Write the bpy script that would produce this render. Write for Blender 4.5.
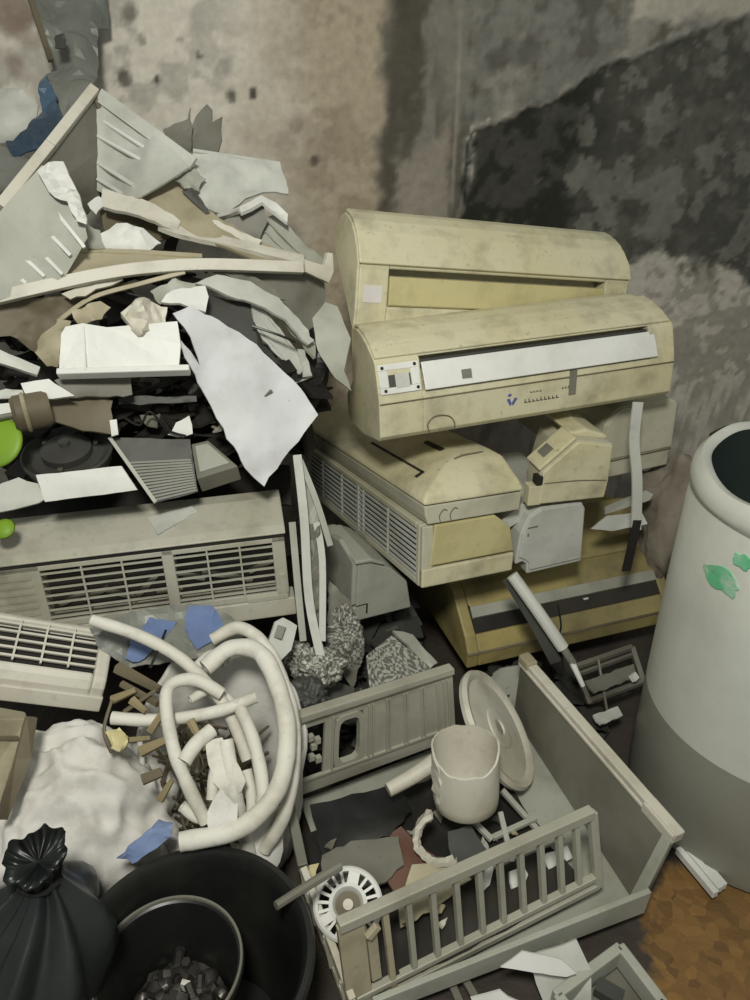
import bpy, bmesh, math, random
from mathutils import Vector, Matrix, Euler, noise
random.seed(7)
R = math.radians
S = bpy.context.scene
for o in list(bpy.data.objects): bpy.data.objects.remove(o)
COL = S.collection

# ---------------------------------------------------------------- camera, light, exposure
PITCH = R(28.0); CAM_Z = 1.55; FPX = 750.0
cam_d = bpy.data.cameras.new('camera'); cam = bpy.data.objects.new('camera', cam_d); COL.objects.link(cam)
cam_d.sensor_fit = 'VERTICAL'; cam_d.sensor_height = 24.0; cam_d.lens = 24.0*FPX/1000.0
cam_d.clip_start = 0.02
cam.location = (0, 0, CAM_Z); cam.rotation_euler = (R(90)-PITCH, 0, 0)
S.camera = cam
w = bpy.data.worlds.new('world'); S.world = w; w.use_nodes = True
w.node_tree.nodes['Background'].inputs[0].default_value = (0.97, 1.0, 0.94, 1)
w.node_tree.nodes['Background'].inputs[1].default_value = 0.27
def lamp(name, loc, target, power, size, col):
    d = bpy.data.lights.new(name, 'AREA'); d.shape = 'DISK'; d.size = size; d.energy = power; d.color = col
    o = bpy.data.objects.new(name, d); COL.objects.link(o); o.location = loc
    o.rotation_euler = (Vector(target)-Vector(loc)).to_track_quat('-Z', 'Y').to_euler()
lamp('ceiling_lamp', (-0.12, -0.15, 2.42), (0.1, 1.5, 0.6), 44, 0.34, (1.0, 0.98, 0.89))
S.view_settings.view_transform = 'Standard'; S.view_settings.look = 'None'
S.view_settings.exposure = 0.0; S.view_settings.gamma = 1.0; S.view_settings.use_curve_mapping = False

# ---------------------------------------------------------------- helpers
FW = Vector((0, math.cos(PITCH), -math.sin(PITCH))); UP = Vector((0, math.sin(PITCH), math.cos(PITCH)))
CAMP = Vector((0, 0, CAM_Z))
def ray(px, py): return FW + Vector((1, 0, 0))*((px-375)/FPX) - UP*((py-500)/FPX)
YM = [lambda Y: Y]
def at(px, py, Y):
    r = ray(px, py); Y = YM[0](Y); return CAMP + r*(Y/r.y)
def onz(px, py, z):
    r = ray(px, py); return CAMP + r*((z-CAM_Z)/r.z)
def srgb(r, g, b):
    f = lambda c: (c/255/12.92) if c/255 <= 0.04045 else ((c/255+0.055)/1.055)**2.4
    return (f(r), f(g), f(b), 1)

def mat(name, col, col2=None, dirt=(70, 62, 48), amt=0.35, scale=7.0, rough=0.5, bump=0.08, metal=0.0, speck=0.5, spec=0.4, fine=60.0):
    m = bpy.data.materials.new(name); m.use_nodes = True
    nt = m.node_tree; N = nt.nodes; L = nt.links; b = N['Principled BSDF']
    tc = N.new('ShaderNodeTexCoord')
    n1 = N.new('ShaderNodeTexNoise'); n1.inputs['Scale'].default_value = scale; n1.inputs['Detail'].default_value = 6; n1.inputs['Roughness'].default_value = 0.65
    n2 = N.new('ShaderNodeTexNoise'); n2.inputs['Scale'].default_value = fine; n2.inputs['Detail'].default_value = 4
    n3 = N.new('ShaderNodeTexNoise'); n3.inputs['Scale'].default_value = scale*0.4; n3.inputs['Detail'].default_value = 2
    for n in (n1, n2, n3): L.new(tc.outputs['Object'], n.inputs['Vector'])
    mixa = N.new('ShaderNodeMix'); mixa.data_type = 'RGBA'
    mixa.inputs[6].default_value = srgb(*col); mixa.inputs[7].default_value = srgb(*(col2 or col))
    r3 = N.new('ShaderNodeValToRGB'); r3.color_ramp.elements[0].position = 0.4; r3.color_ramp.elements[1].position = 0.62
    L.new(n3.outputs['Fac'], r3.inputs[0]); L.new(r3.outputs[0], mixa.inputs[0])
    r1 = N.new('ShaderNodeValToRGB'); r1.color_ramp.elements[0].position = 0.47; r1.color_ramp.elements[1].position = 0.78
    L.new(n1.outputs['Fac'], r1.inputs[0])
    r2 = N.new('ShaderNodeValToRGB'); r2.color_ramp.elements[0].position = 0.62; r2.color_ramp.elements[1].position = 0.78
    L.new(n2.outputs['Fac'], r2.inputs[0])
    ma = N.new('ShaderNodeMath'); ma.operation = 'MULTIPLY'; L.new(r2.outputs[0], ma.inputs[0]); ma.inputs[1].default_value = speck
    mb = N.new('ShaderNodeMath'); mb.operation = 'MAXIMUM'; L.new(ma.outputs[0], mb.inputs[0]); L.new(r1.outputs[0], mb.inputs[1])
    mc = N.new('ShaderNodeMath'); mc.operation = 'MULTIPLY'; L.new(mb.outputs[0], mc.inputs[0]); mc.inputs[1].default_value = amt
    mixd = N.new('ShaderNodeMix'); mixd.data_type = 'RGBA'; mixd.inputs[7].default_value = srgb(*dirt)
    L.new(mixa.outputs[2], mixd.inputs[6]); L.new(mc.outputs[0], mixd.inputs[0])
    L.new(mixd.outputs[2], b.inputs['Base Color'])
    b.inputs['Roughness'].default_value = rough; b.inputs['Metallic'].default_value = metal
    b.inputs['Specular IOR Level'].default_value = spec
    if bump:
        bp = N.new('ShaderNodeBump'); bp.inputs['Strength'].default_value = bump; bp.inputs['Distance'].default_value = 0.01
        L.new(n1.outputs['Fac'], bp.inputs['Height']); L.new(bp.outputs[0], b.inputs['Normal'])
    return m

M = dict(
 cream=mat('cream_plastic', (203, 198, 168), (198, 191, 154), amt=0.5, scale=10, speck=0.8),
 yellow=mat('yellowed_plastic', (194, 185, 138), (184, 173, 124), amt=0.4),
 olive=mat('dusty_yellowed_plastic', (166, 153, 98), (140, 130, 90), amt=0.6, scale=9),
 cgrey=mat('grey_cream_plastic', (190, 187, 168), (180, 176, 150), amt=0.35),
 grey=mat('grey_plastic', (168, 170, 158), (156, 157, 144), amt=0.4),
 dgrey=mat('dull_grey_plastic', (122, 121, 110), (105, 103, 92), amt=0.5),
 lgrey=mat('pale_grey_plastic', (196, 198, 190), (180, 182, 172), amt=0.35),
 white=mat('white_plastic', (222, 223, 218), (210, 210, 204), amt=0.22),
 bone=mat('off_white_plastic', (206, 203, 190), (192, 187, 168), amt=0.4, scale=9),
 tan=mat('tan_plastic', (176, 168, 142), (150, 141, 114), amt=0.55, scale=8),
 brown=mat('brown_film', (112, 104, 84), (88, 80, 62), amt=0.6, rough=0.6),
 black=mat('black_plastic', (26, 27, 26), (36, 37, 35), dirt=(80, 76, 66), amt=0.25, rough=0.35),
 bag=mat('black_bag_film', (26, 29, 29), (44, 49, 48), dirt=(70, 72, 68), amt=0.25, rough=0.36, bump=0.08),
 dark=mat('dark_interior', (30, 28, 25), (45, 43, 38), amt=0.4, rough=0.7),  # near-black gives the shade of recesses and gaps; also for dark scrap
 slate=mat('dark_grey_metal', (76, 77, 73), (58, 58, 55), amt=0.35, rough=0.55, metal=0.1),
 metal=mat('dull_metal', (138, 136, 124), (112, 110, 98), amt=0.5, metal=0.35, rough=0.45),
 dust=mat('dusty_grey_plastic', (178, 176, 162), (168, 165, 146), amt=0.5, scale=9, speck=0.7),
 galv=mat('galvanised_steel', (176, 175, 160), (158, 156, 140), dirt=(92, 80, 60), amt=0.45, metal=0.15, rough=0.5),
 sack=mat('dusty_white_sack', (220, 218, 212), (202, 200, 192), dirt=(120, 112, 98), amt=0.5, scale=12, rough=0.85, bump=0.25),
 blue=mat('blue_print', (104, 124, 166), (130, 146, 178), amt=0.3, rough=0.8),
 hose=mat('white_foam_hose', (214, 212, 202), (202, 199, 186), dirt=(112, 104, 84), amt=0.5, scale=14, rough=0.7, bump=0.2),
 twig=mat('dry_tan_scrap', (150, 138, 104), (116, 104, 76), amt=0.5, rough=0.8),
 drum=mat('drum_plastic', (196, 199, 190), (188, 190, 180), dirt=(120, 118, 104), amt=0.25, scale=5, rough=0.45),
 drumlow=mat('drum_lower_plastic', (140, 141, 130), (132, 132, 120), dirt=(96, 92, 78), amt=0.35, scale=5, rough=0.45),
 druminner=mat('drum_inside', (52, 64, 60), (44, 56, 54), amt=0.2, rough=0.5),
 liquid=mat('dark_water', (26, 40, 38), amt=0.0, rough=0.06, bump=0.0),
 green=mat('green_paint', (96, 176, 130), (120, 190, 150), dirt=(192, 196, 187), amt=1.0, scale=26, rough=0.6),
 lime=mat('lime_green_plastic', (124, 160, 40), (110, 146, 40), amt=0.15),
 film=mat('grey_plastic_film', (128, 130, 122), (104, 108, 102), amt=0.3, rough=0.4, bump=0.3),
 bluefilm=mat('blue_plastic_film', (72, 96, 118), (50, 68, 86), amt=0.35, rough=0.4, bump=0.3),
 rust=mat('reddish_brown_plastic', (104, 74, 64), (120, 92, 76), amt=0.4),
 plaster=mat('grey_brown_plaster', (146, 138, 124), (118, 110, 98), dirt=(88, 80, 70), amt=0.6, scale=14, rough=0.9, bump=0.5),
 pale=mat('pale_torn_plastic', (206, 208, 208), (196, 198, 200), dirt=(150, 146, 136), amt=0.45, scale=11),
 label=mat('pale_label', (214, 210, 206), amt=0.15, bump=0),
 ink=mat('dark_ink', (92, 88, 78), amt=0.0, bump=0),
 blueink=mat('blue_ink', (88, 92, 150), amt=0.0, bump=0),
 copper=mat('nut_metal', (62, 60, 56), (100, 98, 92), amt=0.3, metal=0.5, rough=0.35, scale=40),
)

def finish(name, bm, m, parent=None, loc=None, bevel=0.0, smooth=False, seg=2, recalc=True):
    if recalc: bmesh.ops.recalc_face_normals(bm, faces=bm.faces[:])
    me = bpy.data.meshes.new(name)
    if loc is not None:
        bmesh.ops.translate(bm, verts=bm.verts[:], vec=-Vector(loc))
    bm.to_mesh(me); bm.free()
    o = bpy.data.objects.new(name, me); COL.objects.link(o)
    for x in (m if isinstance(m, (list, tuple)) else [m]): me.materials.append(M[x])
    if smooth:
        me.shade_smooth()
        if smooth is not True: me.set_sharp_from_angle(angle=R(smooth))
    if parent is not None: o.parent = parent
    elif loc is not None: o.location = loc
    if bevel:
        b = o.modifiers.new('bevel', 'BEVEL'); b.width = bevel; b.segments = seg; b.limit_method = 'ANGLE'; b.angle_limit = R(32); b.harden_normals = False
    return o
def tag(o, label, cat, group=None, kind=None):
    o['label'] = label; o['category'] = cat
    if group: o['group'] = group
    if kind: o['kind'] = kind
    return o
def thing(name, label, cat, loc=(0, 0, 0), rot=(0, 0, 0), group=None):
    o = bpy.data.objects.new(name, None); COL.objects.link(o); o.empty_display_size = 0.05
    o.location = loc; o.rotation_euler = [R(a) for a in rot]
    return tag(o, label, cat, group)
def NB(): return bmesh.new()

def prism(bm, prof, x0, x1, sx=1.0):
    """closed (y,z) profile extruded along x"""
    a = [bm.verts.new((x0, y, z)) for y, z in prof]; b = [bm.verts.new((x1, y, z)) for y, z in prof]
    n = len(prof)
    for i in range(n): bm.faces.new((a[i], a[(i+1) % n], b[(i+1) % n], b[i]))
    bm.faces.new(a[::-1]); bm.faces.new(b)
def prismy(bm, prof, y0, y1):
    """closed (x,z) profile extruded along y"""
    a = [bm.verts.new((x, y0, z)) for x, z in prof]; b = [bm.verts.new((x, y1, z)) for x, z in prof]
    n = len(prof)
    for i in range(n): bm.faces.new((a[i], a[(i+1) % n], b[(i+1) % n], b[i]))
    bm.faces.new(a[::-1]); bm.faces.new(b)
def ribbon(bm, line, t, x0, x1, axis='x'):
    """open (y,z) polyline thickened outwards (to the right of travel) by t, extruded"""
    ns = []
    for i in range(len(line)):
        p = Vector(line[max(i-1, 0)]); q = Vector(line[min(i+1, len(line)-1)]); d = (q-p).normalized()
        ns.append(Vector((d.y, -d.x)))
    out = [(line[i][0]+ns[i].x*t, line[i][1]+ns[i].y*t) for i in range(len(line))]
    prof = list(line)+out[::-1]
    (prism if axis == 'x' else prismy)(bm, prof, x0, x1)
def hexa(bm, p):
    v = [bm.verts.new(q) for q in p]
    for f in ((0, 1, 2, 3), (7, 6, 5, 4), (0, 4, 5, 1), (1, 5, 6, 2), (2, 6, 7, 3), (3, 7, 4, 0)): bm.faces.new([v[i] for i in f])
def box(bm, lo, hi):
    x0, y0, z0 = lo; x1, y1, z1 = hi
    hexa(bm, [(x0, y0, z0), (x1, y0, z0), (x1, y1, z0), (x0, y1, z0), (x0, y0, z1), (x1, y0, z1), (x1, y1, z1), (x0, y1, z1)])
def bar(bm, p, q, wdt, thk, upv=(0, 0, 1)):
    p, q, u = Vector(p), Vector(q), Vector(upv); d = (q-p).normalized()
    s = d.cross(u)
    if s.length < 1e-4: s = d.cross(Vector((1, 0, 0)))
    s.normalize(); n = s.cross(d); s *= wdt/2; n *= thk/2
    hexa(bm, [p-s-n, p+s-n, p+s+n, p-s+n, q-s-n, q+s-n, q+s+n, q-s+n])
def spline(pts, n=8):
    P = [Vector(p) for p in pts]; out = []
    if len(P) < 3: return P
    for i in range(len(P)-1):
        a, b, c, d = P[max(i-1, 0)], P[i], P[i+1], P[min(i+2, len(P)-1)]
        for k in range(n):
            t = k/n
            out.append(0.5*((2*b)+(c-a)*t+(2*a-5*b+4*c-d)*t*t+(3*b-a-3*c+d)*t**3))
    out.append(P[-1]); return out
def tube(bm, pts, r, seg=10, n=8, cap=True, hollow=0.0, closed=False, r2=None, wob=0.0):
    P = spline(pts, n); rings = []; L = len(P)
    prev = None
    for i, p in enumerate(P):
        d = (P[min(i+1, L-1)]-P[max(i-1, 0)]).normalized()
        if prev is None:
            s = d.cross(Vector((0, 0, 1)));
            if s.length < 1e-3: s = d.cross(Vector((1, 0, 0)))
        else: s = prev-d*prev.dot(d)
        s.normalize(); prev = s; u = d.cross(s)
        rr = r if r2 is None else r+(r2-r)*i/(L-1)
        if wob: rr *= 1+wob*noise.noise(p*40)
        rings.append([bm.verts.new(p+(s*math.cos(2*math.pi*k/seg)+u*math.sin(2*math.pi*k/seg))*rr) for k in range(seg)])
    for i in range(L-1):
        for k in range(seg): bm.faces.new((rings[i][k], rings[i][(k+1) % seg], rings[i+1][(k+1) % seg], rings[i+1][k]))
    if cap:
        for ring, fl in ((rings[0], True), (rings[-1], False)):
            if hollow:
                c = sum((v.co for v in ring), Vector())/seg
                inn = [bm.verts.new(c+(v.co-c)*hollow) for v in ring]
                d = (P[1]-P[0]).normalized() if fl else (P[-2]-P[-1]).normalized()
                dp = [bm.verts.new(v.co+d*r*1.5) for v in inn]
                for k in range(seg):
                    bm.faces.new((ring[k], ring[(k+1) % seg], inn[(k+1) % seg], inn[k]))
                    bm.faces.new((inn[k], inn[(k+1) % seg], dp[(k+1) % seg], dp[k]))
                bm.faces.new(dp)
            else: bm.faces.new(ring if not fl else ring[::-1])
def lathe(bm, prof, seg=48, mtx=None, a0=0.0, a1=2*math.pi, wob=None):
    full = abs(a1-a0-2*math.pi) < 1e-6; n = seg if full else seg+1; rings = []
    for r, z in prof:
        ring = []
        for k in range(n):
            a = a0+(a1-a0)*k/seg; p = Vector((r*math.cos(a), r*math.sin(a), z))
            if wob: p = wob(p, a)
            ring.append(bm.verts.new(mtx @ p if mtx else p))
        rings.append(ring)
    for i in range(len(rings)-1):
        for k in range(seg): bm.faces.new((rings[i][k], rings[i][(k+1) % n], rings[i+1][(k+1) % n], rings[i+1][k]))
    return rings
def basis(origin, xdir, zdir):
    x = Vector(xdir).normalized(); z = Vector(zdir); z = (z-x*z.dot(x)).normalized(); y = z.cross(x)
    m = Matrix((x, y, z)).transposed().to_4x4(); m.translation = Vector(origin); return m

def sheetmesh(bm, P, thick=0.004, maxlen=0.03, amp=0.004, freq=14.0, jag=0.006, seed=0, lip=0.0):
    """thick, slightly crumpled sheet through the given 3D outline"""
    t = NB(); vs = [t.verts.new(p) for p in P]; f = t.faces.new(vs); f.normal_update()
    n0 = f.normal.copy()
    bmesh.ops.triangulate(t, faces=[f])
    for _ in range(4):
        es = [e for e in t.edges if e.calc_length() > maxlen]
        if not es: break
        bmesh.ops.subdivide_edges(t, edges=es, cuts=1)
        bmesh.ops.triangulate(t, faces=t.faces[:])
    off = Vector((seed*3.1, seed*1.7, seed*0.3))
    for v in t.verts:
        d = noise.noise(v.co*freq+off)*amp+noise.noise(v.co*freq*3+off)*amp*0.35
        v.co += n0*d
        if v.is_boundary and jag:
            v.co += Vector((noise.noise(v.co*60+off), noise.noise(v.co*60-off), noise.noise(v.co*55)))*jag
    bmesh.ops.recalc_face_normals(t, faces=t.faces[:])
    be = [e for e in t.edges if e.is_boundary]; fs = t.faces[:]; back = {}
    for v in t.verts[:]: back[v] = t.verts.new(v.co-n0*thick)
    for f_ in fs:
        try: t.faces.new([back[v] for v in reversed(f_.verts)])
        except ValueError: pass
    for e in be:
        l = e.link_loops[0]; a_, b_ = l.vert, l.link_loop_next.vert
        try: t.faces.new((b_, a_, back[a_], back[b_]))
        except ValueError: pass
    me = bpy.data.meshes.new('tmp'); t.to_mesh(me); t.free(); bm.from_mesh(me); bpy.data.meshes.remove(me)
    return n0
def PX(pts, Y=None):
    return [at(p[0], p[1], p[2] if len(p) > 2 else Y) for p in pts]
def sheet(name, label, cat, pts, m, Y=None, group=None, ribs=(), ribw=0.006, edges=(), edgew=0.012, **k):
    P = PX(pts, Y); bm = NB(); n = sheetmesh(bm, P, **k)
    if n.dot(CAMP-P[0]) < 0: n = -n
    for r in ribs:
        a, b = PX(r, Y); bar(bm, a+n*0.002, b+n*0.002, ribw, 0.006, n)
    for i, j in edges:
        bar(bm, P[i], P[j], edgew, edgew, n)
    base = Vector((sum(p.x for p in P)/len(P), sum(p.y for p in P)/len(P), min(p.z for p in P)))
    o = finish(name, bm, m, loc=base, smooth=45)
    return tag(o, label, cat, group)
def single(name, label, cat, bm, m, group=None, bevel=0, smooth=False, kind=None):
    co = [v.co for v in bm.verts]; n = len(co)
    base = Vector((sum(c.x for c in co)/n, sum(c.y for c in co)/n, min(c.z for c in co)))
    return tag(finish(name, bm, m, loc=base, bevel=bevel, smooth=smooth), label, cat, group, kind)
def beam(name, label, cat, pts, m, wdt, thk, upv=(0, 0, 1), group=None):
    """rectangular strip running through points"""
    P = spline(PX(pts), 6) if len(pts) > 2 else PX(pts)
    bm = NB(); rings = []; u0 = Vector(upv)
    for i, p in enumerate(P):
        d = (P[min(i+1, len(P)-1)]-P[max(i-1, 0)]).normalized(); s = d.cross(u0).normalized()*thk/2; n = s.cross(d).normalized()*wdt/2
        rings.append([bm.verts.new(p+a*s+b*n) for a, b in ((-1, -1), (1, -1), (1, 1), (-1, 1))])
    for i in range(len(P)-1):
        for k in range(4): bm.faces.new((rings[i][k], rings[i][(k+1) % 4], rings[i+1][(k+1) % 4], rings[i+1][k]))
    bm.faces.new(rings[0][::-1]); bm.faces.new(rings[-1])
    return single(name, label, cat, bm, m, group, bevel=0.0015)

# ---------------------------------------------------------------- setting
WA = R(9); WP = Vector((0.265, 2.56, 0)); WD = Vector((math.cos(WA), math.sin(WA), 0)); WN = Vector((math.sin(WA), -math.cos(WA), 0))
def lin(x, pts):
    if x <= pts[0][0]: return pts[0][1]
    for (a, b), (c, d) in zip(pts, pts[1:]):
        if x <= c: return b+(d-b)*(x-a)/(c-a)
    return pts[-1][1]
def ss(a, b, x):
    t = min(1, max(0, (x-a)/(b-a))); return t*t*(3-2*t)
def fbm(p, o=4):
    s = 0; a = 0.5
    for i in range(o): s += a*noise.noise(p); p = p*2.03; a *= 0.55
    return s
def wall_colour(u, z):
    """plaster, bare render and mould patches of the wall, by place on the wall"""
    p = Vector((u, z, 0.3)); n1 = fbm(p*3.2); n2 = fbm(p*8+Vector((5, 2, 0))); n3 = fbm(p*24); n5 = fbm(p*15+Vector((2, 9, 1)))
    blot = ss(0.02, 0.10, n5); blot2 = ss(0.04, 0.12, fbm(p*11+Vector((7, 3, 2))))
    nv = fbm(Vector((u*14, z*2.5, 4.0)))
    pale = Vector((0.66, 0.62, 0.535)); tan = Vector((0.42, 0.36, 0.265)); grey = Vector((0.20, 0.19, 0.165)); brn = Vector((0.085, 0.076, 0.058))
    c = pale.lerp(tan, ss(-0.75, -0.42, u+n1*0.25))
    c = c.lerp(Vector((0.24, 0.195, 0.14)), 0.5*ss(-0.62, -0.4, u)*ss(0.0, 0.12, n2+0.3*n3))
    c = c.lerp(Vector((0.31, 0.29, 0.25)), 0.6*ss(0.05, 0.2, n2)*(1-ss(-0.8, -0.5, u)))
    # grey-brown band left of the plaster break
    band = ss(-0.28, -0.22, u+n2*0.06)
    c = c.lerp(grey.lerp(Vector((0.12, 0.11, 0.09)), ss(-0.05, 0.15, nv)), band)
    k = ss(-0.26, -0.22, u+n2*0.05+0.05*(1.6-z))*(1-ss(-0.15, -0.11, u+n5*0.08+0.09*(1.6-z)))
    c = c.lerp(brn, min(1, k*0.9))
    lower = ss(-0.23, -0.18, u+n3*0.06)*(1-ss(-0.05, -0.02, u+n3*0.03))*(1-ss(1.36, 1.46, z+n2*0.25-0.3*(u+0.2)))
    c = c.lerp(Vector((0.30, 0.27, 0.22)), lower*0.85)
    # grey skim above the edge, mould below
    e = lin(u, MOULD_EDGE)+n3*0.022+n5*0.012
    right = ss(-0.005, 0.02, u+n3*0.035)
    skim = Vector((0.20, 0.195, 0.17)).lerp(Vector((0.085, 0.08, 0.066)), ss(0.0, 0.22, n2+0.4*nv)*0.8).lerp(Vector((0.32, 0.30, 0.26)), ss(0.04, 0.2, fbm(p*4+Vector((9, 0, 0))))*0.55)
    skim = skim.lerp(Vector((0.13, 0.125, 0.105)), blot*0.4)
    skim = skim.lerp(Vector((0.40, 0.37, 0.31)), ss(0.48, 0.52, u+n3*0.08)*ss(1.74, 1.77, z+n5*0.05-0.05*(u-.5)))
    c = c.lerp(skim, right)
    below = (1-ss(e-0.006, e+0.008, z))*right
    m = Vector((0.028, 0.029, 0.023)).lerp(Vector((0.085, 0.086, 0.072)), 0.8*ss(0.35, 0.65, u+n1*0.4))
    m = m.lerp(Vector((0.10, 0.10, 0.085)), ss(0.0, 0.16, n2+n3*0.7)*(0.35+0.5*ss(0.3, 0.6, u))).lerp(Vector((0.20, 0.198, 0.17)), blot2*ss(0.15, 0.6, u+n1)*0.6)
    low = 1-ss(1.06, 1.12, z+n1*0.22+n2*0.10+n5*0.12+0.05*ss(0.6, 1.1, u))
    m = m.lerp(Vector((0.52, 0.485, 0.42)).lerp(Vector((0.27, 0.25, 0.21)), 0.8*ss(0.02, 0.14, n2+n3*0.7)), low*0.92)
    c = c.lerp(m, below)
    ed = math.exp(-((z-e-0.010)/0.009)**2)*right*(1.0 if u < 0.3 else 0.35)  # bright flakes and edge highlight of the plaster break, put into the colour
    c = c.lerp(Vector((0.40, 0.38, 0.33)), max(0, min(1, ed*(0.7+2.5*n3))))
    edl = math.exp(-((u-0.035)/0.010)**2)*(1-ss(e-0.02, e, z))*ss(1.28, 1.36, z)  # same painted highlight down the left side of the break
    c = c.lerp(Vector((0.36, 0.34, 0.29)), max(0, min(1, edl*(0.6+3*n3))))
    # straight pale drip line down the wall
    c = c.lerp(Vector((0.34, 0.31, 0.25)), 0.6*math.exp(-((u+0.021+0.012*(z-1.5))/0.005)**2)*ss(1.2, 1.3, z))
    for (a, b, r, s) in SPOTS:
        d = math.hypot(u-a, (z-b)*0.9)+n3*0.012
        c = c.lerp(Vector((0.05, 0.042, 0.032)), s*(1-ss(r*0.5, r, d)))
    for (a, b, r, s) in REDS:
        d = math.hypot(u-a, z-b)+n2*0.05
        c = c.lerp(Vector((0.20, 0.145, 0.11)), s*(1-ss(r*0.4, r, d)))
    return c*(1+0.12*n3+0.15*n2)
MOULD_PX = [(440, 210), (462, 175), (468, 138), (474, 130), (482, 128), (512, 118), (530, 107), (548, 103), (575, 86), (610, 62), (640, 58), (668, 44), (700, 30), (750, 15)]
def wuv(px, py):
    r = ray(px, py); k = (WP-CAMP).dot(WN)/r.dot(WN); q = CAMP+r*k; return (q-WP).dot(WD), q.z
MOULD_EDGE = [wuv(*p) for p in MOULD_PX]
SPOTS = []
for px, py, rp, s in [(125, 79, 6, .8), (157, 80, 3, .9), (232, 96, 5, .8), (253, 92, 4, .9), (314, 161, 5, .85), (199, 57, 3, .8), (130, 14, 7, .6), (142, 40, 4, .5), (296, 125, 6, .3), (225, 68, 7, .3), (180, 40, 3, .4)]:
    a, b = wuv(px, py); SPOTS.append((a, b, rp*0.0042, s))
REDS = []
for px, py, rp, s in [(10, 12, 18, .8), (16, 66, 13, .55), (310, 150, 30, .2), (290, 60, 30, .1), (30, 40, 12, .4)]:
    a, b = wuv(px, py); REDS.append((a, b, rp*0.0042, s))

bm = NB(); u0, u1, du = -1.9, 1.7, 0.01; z0, z1 = -0.02, 2.3
def steps(a, b, d): n = int(round((b-a)/d)); return [a+(b-a)*i/n for i in range(n+1)]
us = steps(u0, u1, du)
zs = steps(0.0, 0.6, 0.05)[:-1]+steps(0.6, 1.90, du)+steps(1.90, 2.9, 0.1)[1:]
cl = bm.verts.layers.float_color.new('stain_highlight')
grid = []
for z in zs:
    row = []
    for u in us:
        p = Vector((u, z, 0.3)); n2 = fbm(p*9+Vector((5, 2, 0))); n3 = fbm(p*26)
        e = lin(u, MOULD_EDGE)+n3*0.03+n2*0.02
        right = ss(0.0, 0.07, u+n3*0.05+0.1*(z-1.4))
        d = fbm(p*4)*0.016+n3*0.006+0.014*(right*ss(e-0.006, e+0.006, z)+(1-right)*0.5)
        # bulge of fallen plaster behind the drum
        q = WP+WD*u+WN*d; v = bm.verts.new((q.x, q.y, z))
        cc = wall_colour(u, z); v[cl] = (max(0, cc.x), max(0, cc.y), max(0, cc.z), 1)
        row.append(v)
    grid.append(row)
for i in range(len(zs)-1):
    for j in range(len(us)-1): bm.faces.new((grid[i][j], grid[i][j+1], grid[i+1][j+1], grid[i+1][j]))
# back of the wall so that it has thickness
bk = [bm.verts.new((WP+WD*u-WN*0.15+Vector((0, 0, z)))) for u, z in ((u0, 0), (u1, 0), (u1, 2.9), (u0, 2.9))]
bm.faces.new(bk[::-1])
wm = bpy.data.materials.new('mouldy_plaster'); wm.use_nodes = True
nt = wm.node_tree; b = nt.nodes['Principled BSDF']; b.inputs['Roughness'].default_value = 0.92; b.inputs['Specular IOR Level'].default_value = 0.15
a = nt.nodes.new('ShaderNodeVertexColor'); a.layer_name = 'stain_highlight'
tc = nt.nodes.new('ShaderNodeTexCoord'); nn = nt.nodes.new('ShaderNodeTexNoise'); nn.inputs['Scale'].default_value = 45; nn.inputs['Detail'].default_value = 6
nt.links.new(tc.outputs['Object'], nn.inputs['Vector'])
rr = nt.nodes.new('ShaderNodeValToRGB'); rr.color_ramp.elements[0].color = (0.7, 0.7, 0.7, 1); rr.color_ramp.elements[1].color = (1.25, 1.25, 1.25, 1); rr.color_ramp.elements[0].position = 0.3; rr.color_ramp.elements[1].position = 0.7
nt.links.new(nn.outputs['Fac'], rr.inputs[0])
mx = nt.nodes.new('ShaderNodeMix'); mx.data_type = 'RGBA'; mx.blend_type = 'MULTIPLY'; mx.inputs[0].default_value = 0.35
nt.links.new(a.outputs[0], mx.inputs[6]); nt.links.new(rr.outputs[0], mx.inputs[7]); nt.links.new(mx.outputs[2], b.inputs['Base Color'])
bp = nt.nodes.new('ShaderNodeBump'); bp.inputs['Strength'].default_value = 0.2; bp.inputs['Distance'].default_value = 0.01
nt.links.new(nn.outputs['Fac'], bp.inputs['Height']); nt.links.new(bp.outputs[0], b.inputs['Normal'])
M['wall'] = wm
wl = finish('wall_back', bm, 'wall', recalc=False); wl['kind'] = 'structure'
for p in wl.data.polygons: p.use_smooth = True

# floor: concrete with a spill of orange-brown dirt at the right
fm = bpy.data.materials.new('dirty_floor'); fm.use_nodes = True
nt = fm.node_tree; b = nt.nodes['Principled BSDF']; b.inputs['Roughness'].default_value = 0.75
tc = nt.nodes.new('ShaderNodeTexCoord')
mp = nt.nodes.new('ShaderNodeMapping'); mp.inputs['Location'].default_value = (-0.80*3.2, -0.86*2.6, 0); mp.inputs['Scale'].default_value = (3.2, 2.6, 0)
nt.links.new(tc.outputs['Object'], mp.inputs[0])
gr = nt.nodes.new('ShaderNodeTexGradient'); gr.gradient_type = 'SPHERICAL'; nt.links.new(mp.outputs[0], gr.inputs[0])
nn = nt.nodes.new('ShaderNodeTexNoise'); nn.inputs['Scale'].default_value = 16; nn.inputs['Detail'].default_value = 6; nt.links.new(tc.outputs['Object'], nn.inputs[0])
mm = nt.nodes.new('ShaderNodeMath'); mm.operation = 'MULTIPLY_ADD'; mm.inputs[1].default_value = 0.7; nt.links.new(nn.outputs['Fac'], mm.inputs[0]); nt.links.new(gr.outputs['Fac'], mm.inputs[2])
r1 = nt.nodes.new('ShaderNodeValToRGB'); r1.color_ramp.elements[0].position = 0.50; r1.color_ramp.elements[1].position = 0.62; nt.links.new(mm.outputs[0], r1.inputs[0])
vo = nt.nodes.new('ShaderNodeTexVoronoi'); vo.inputs['Scale'].default_value = 44; nt.links.new(tc.outputs['Object'], vo.inputs[0])
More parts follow.
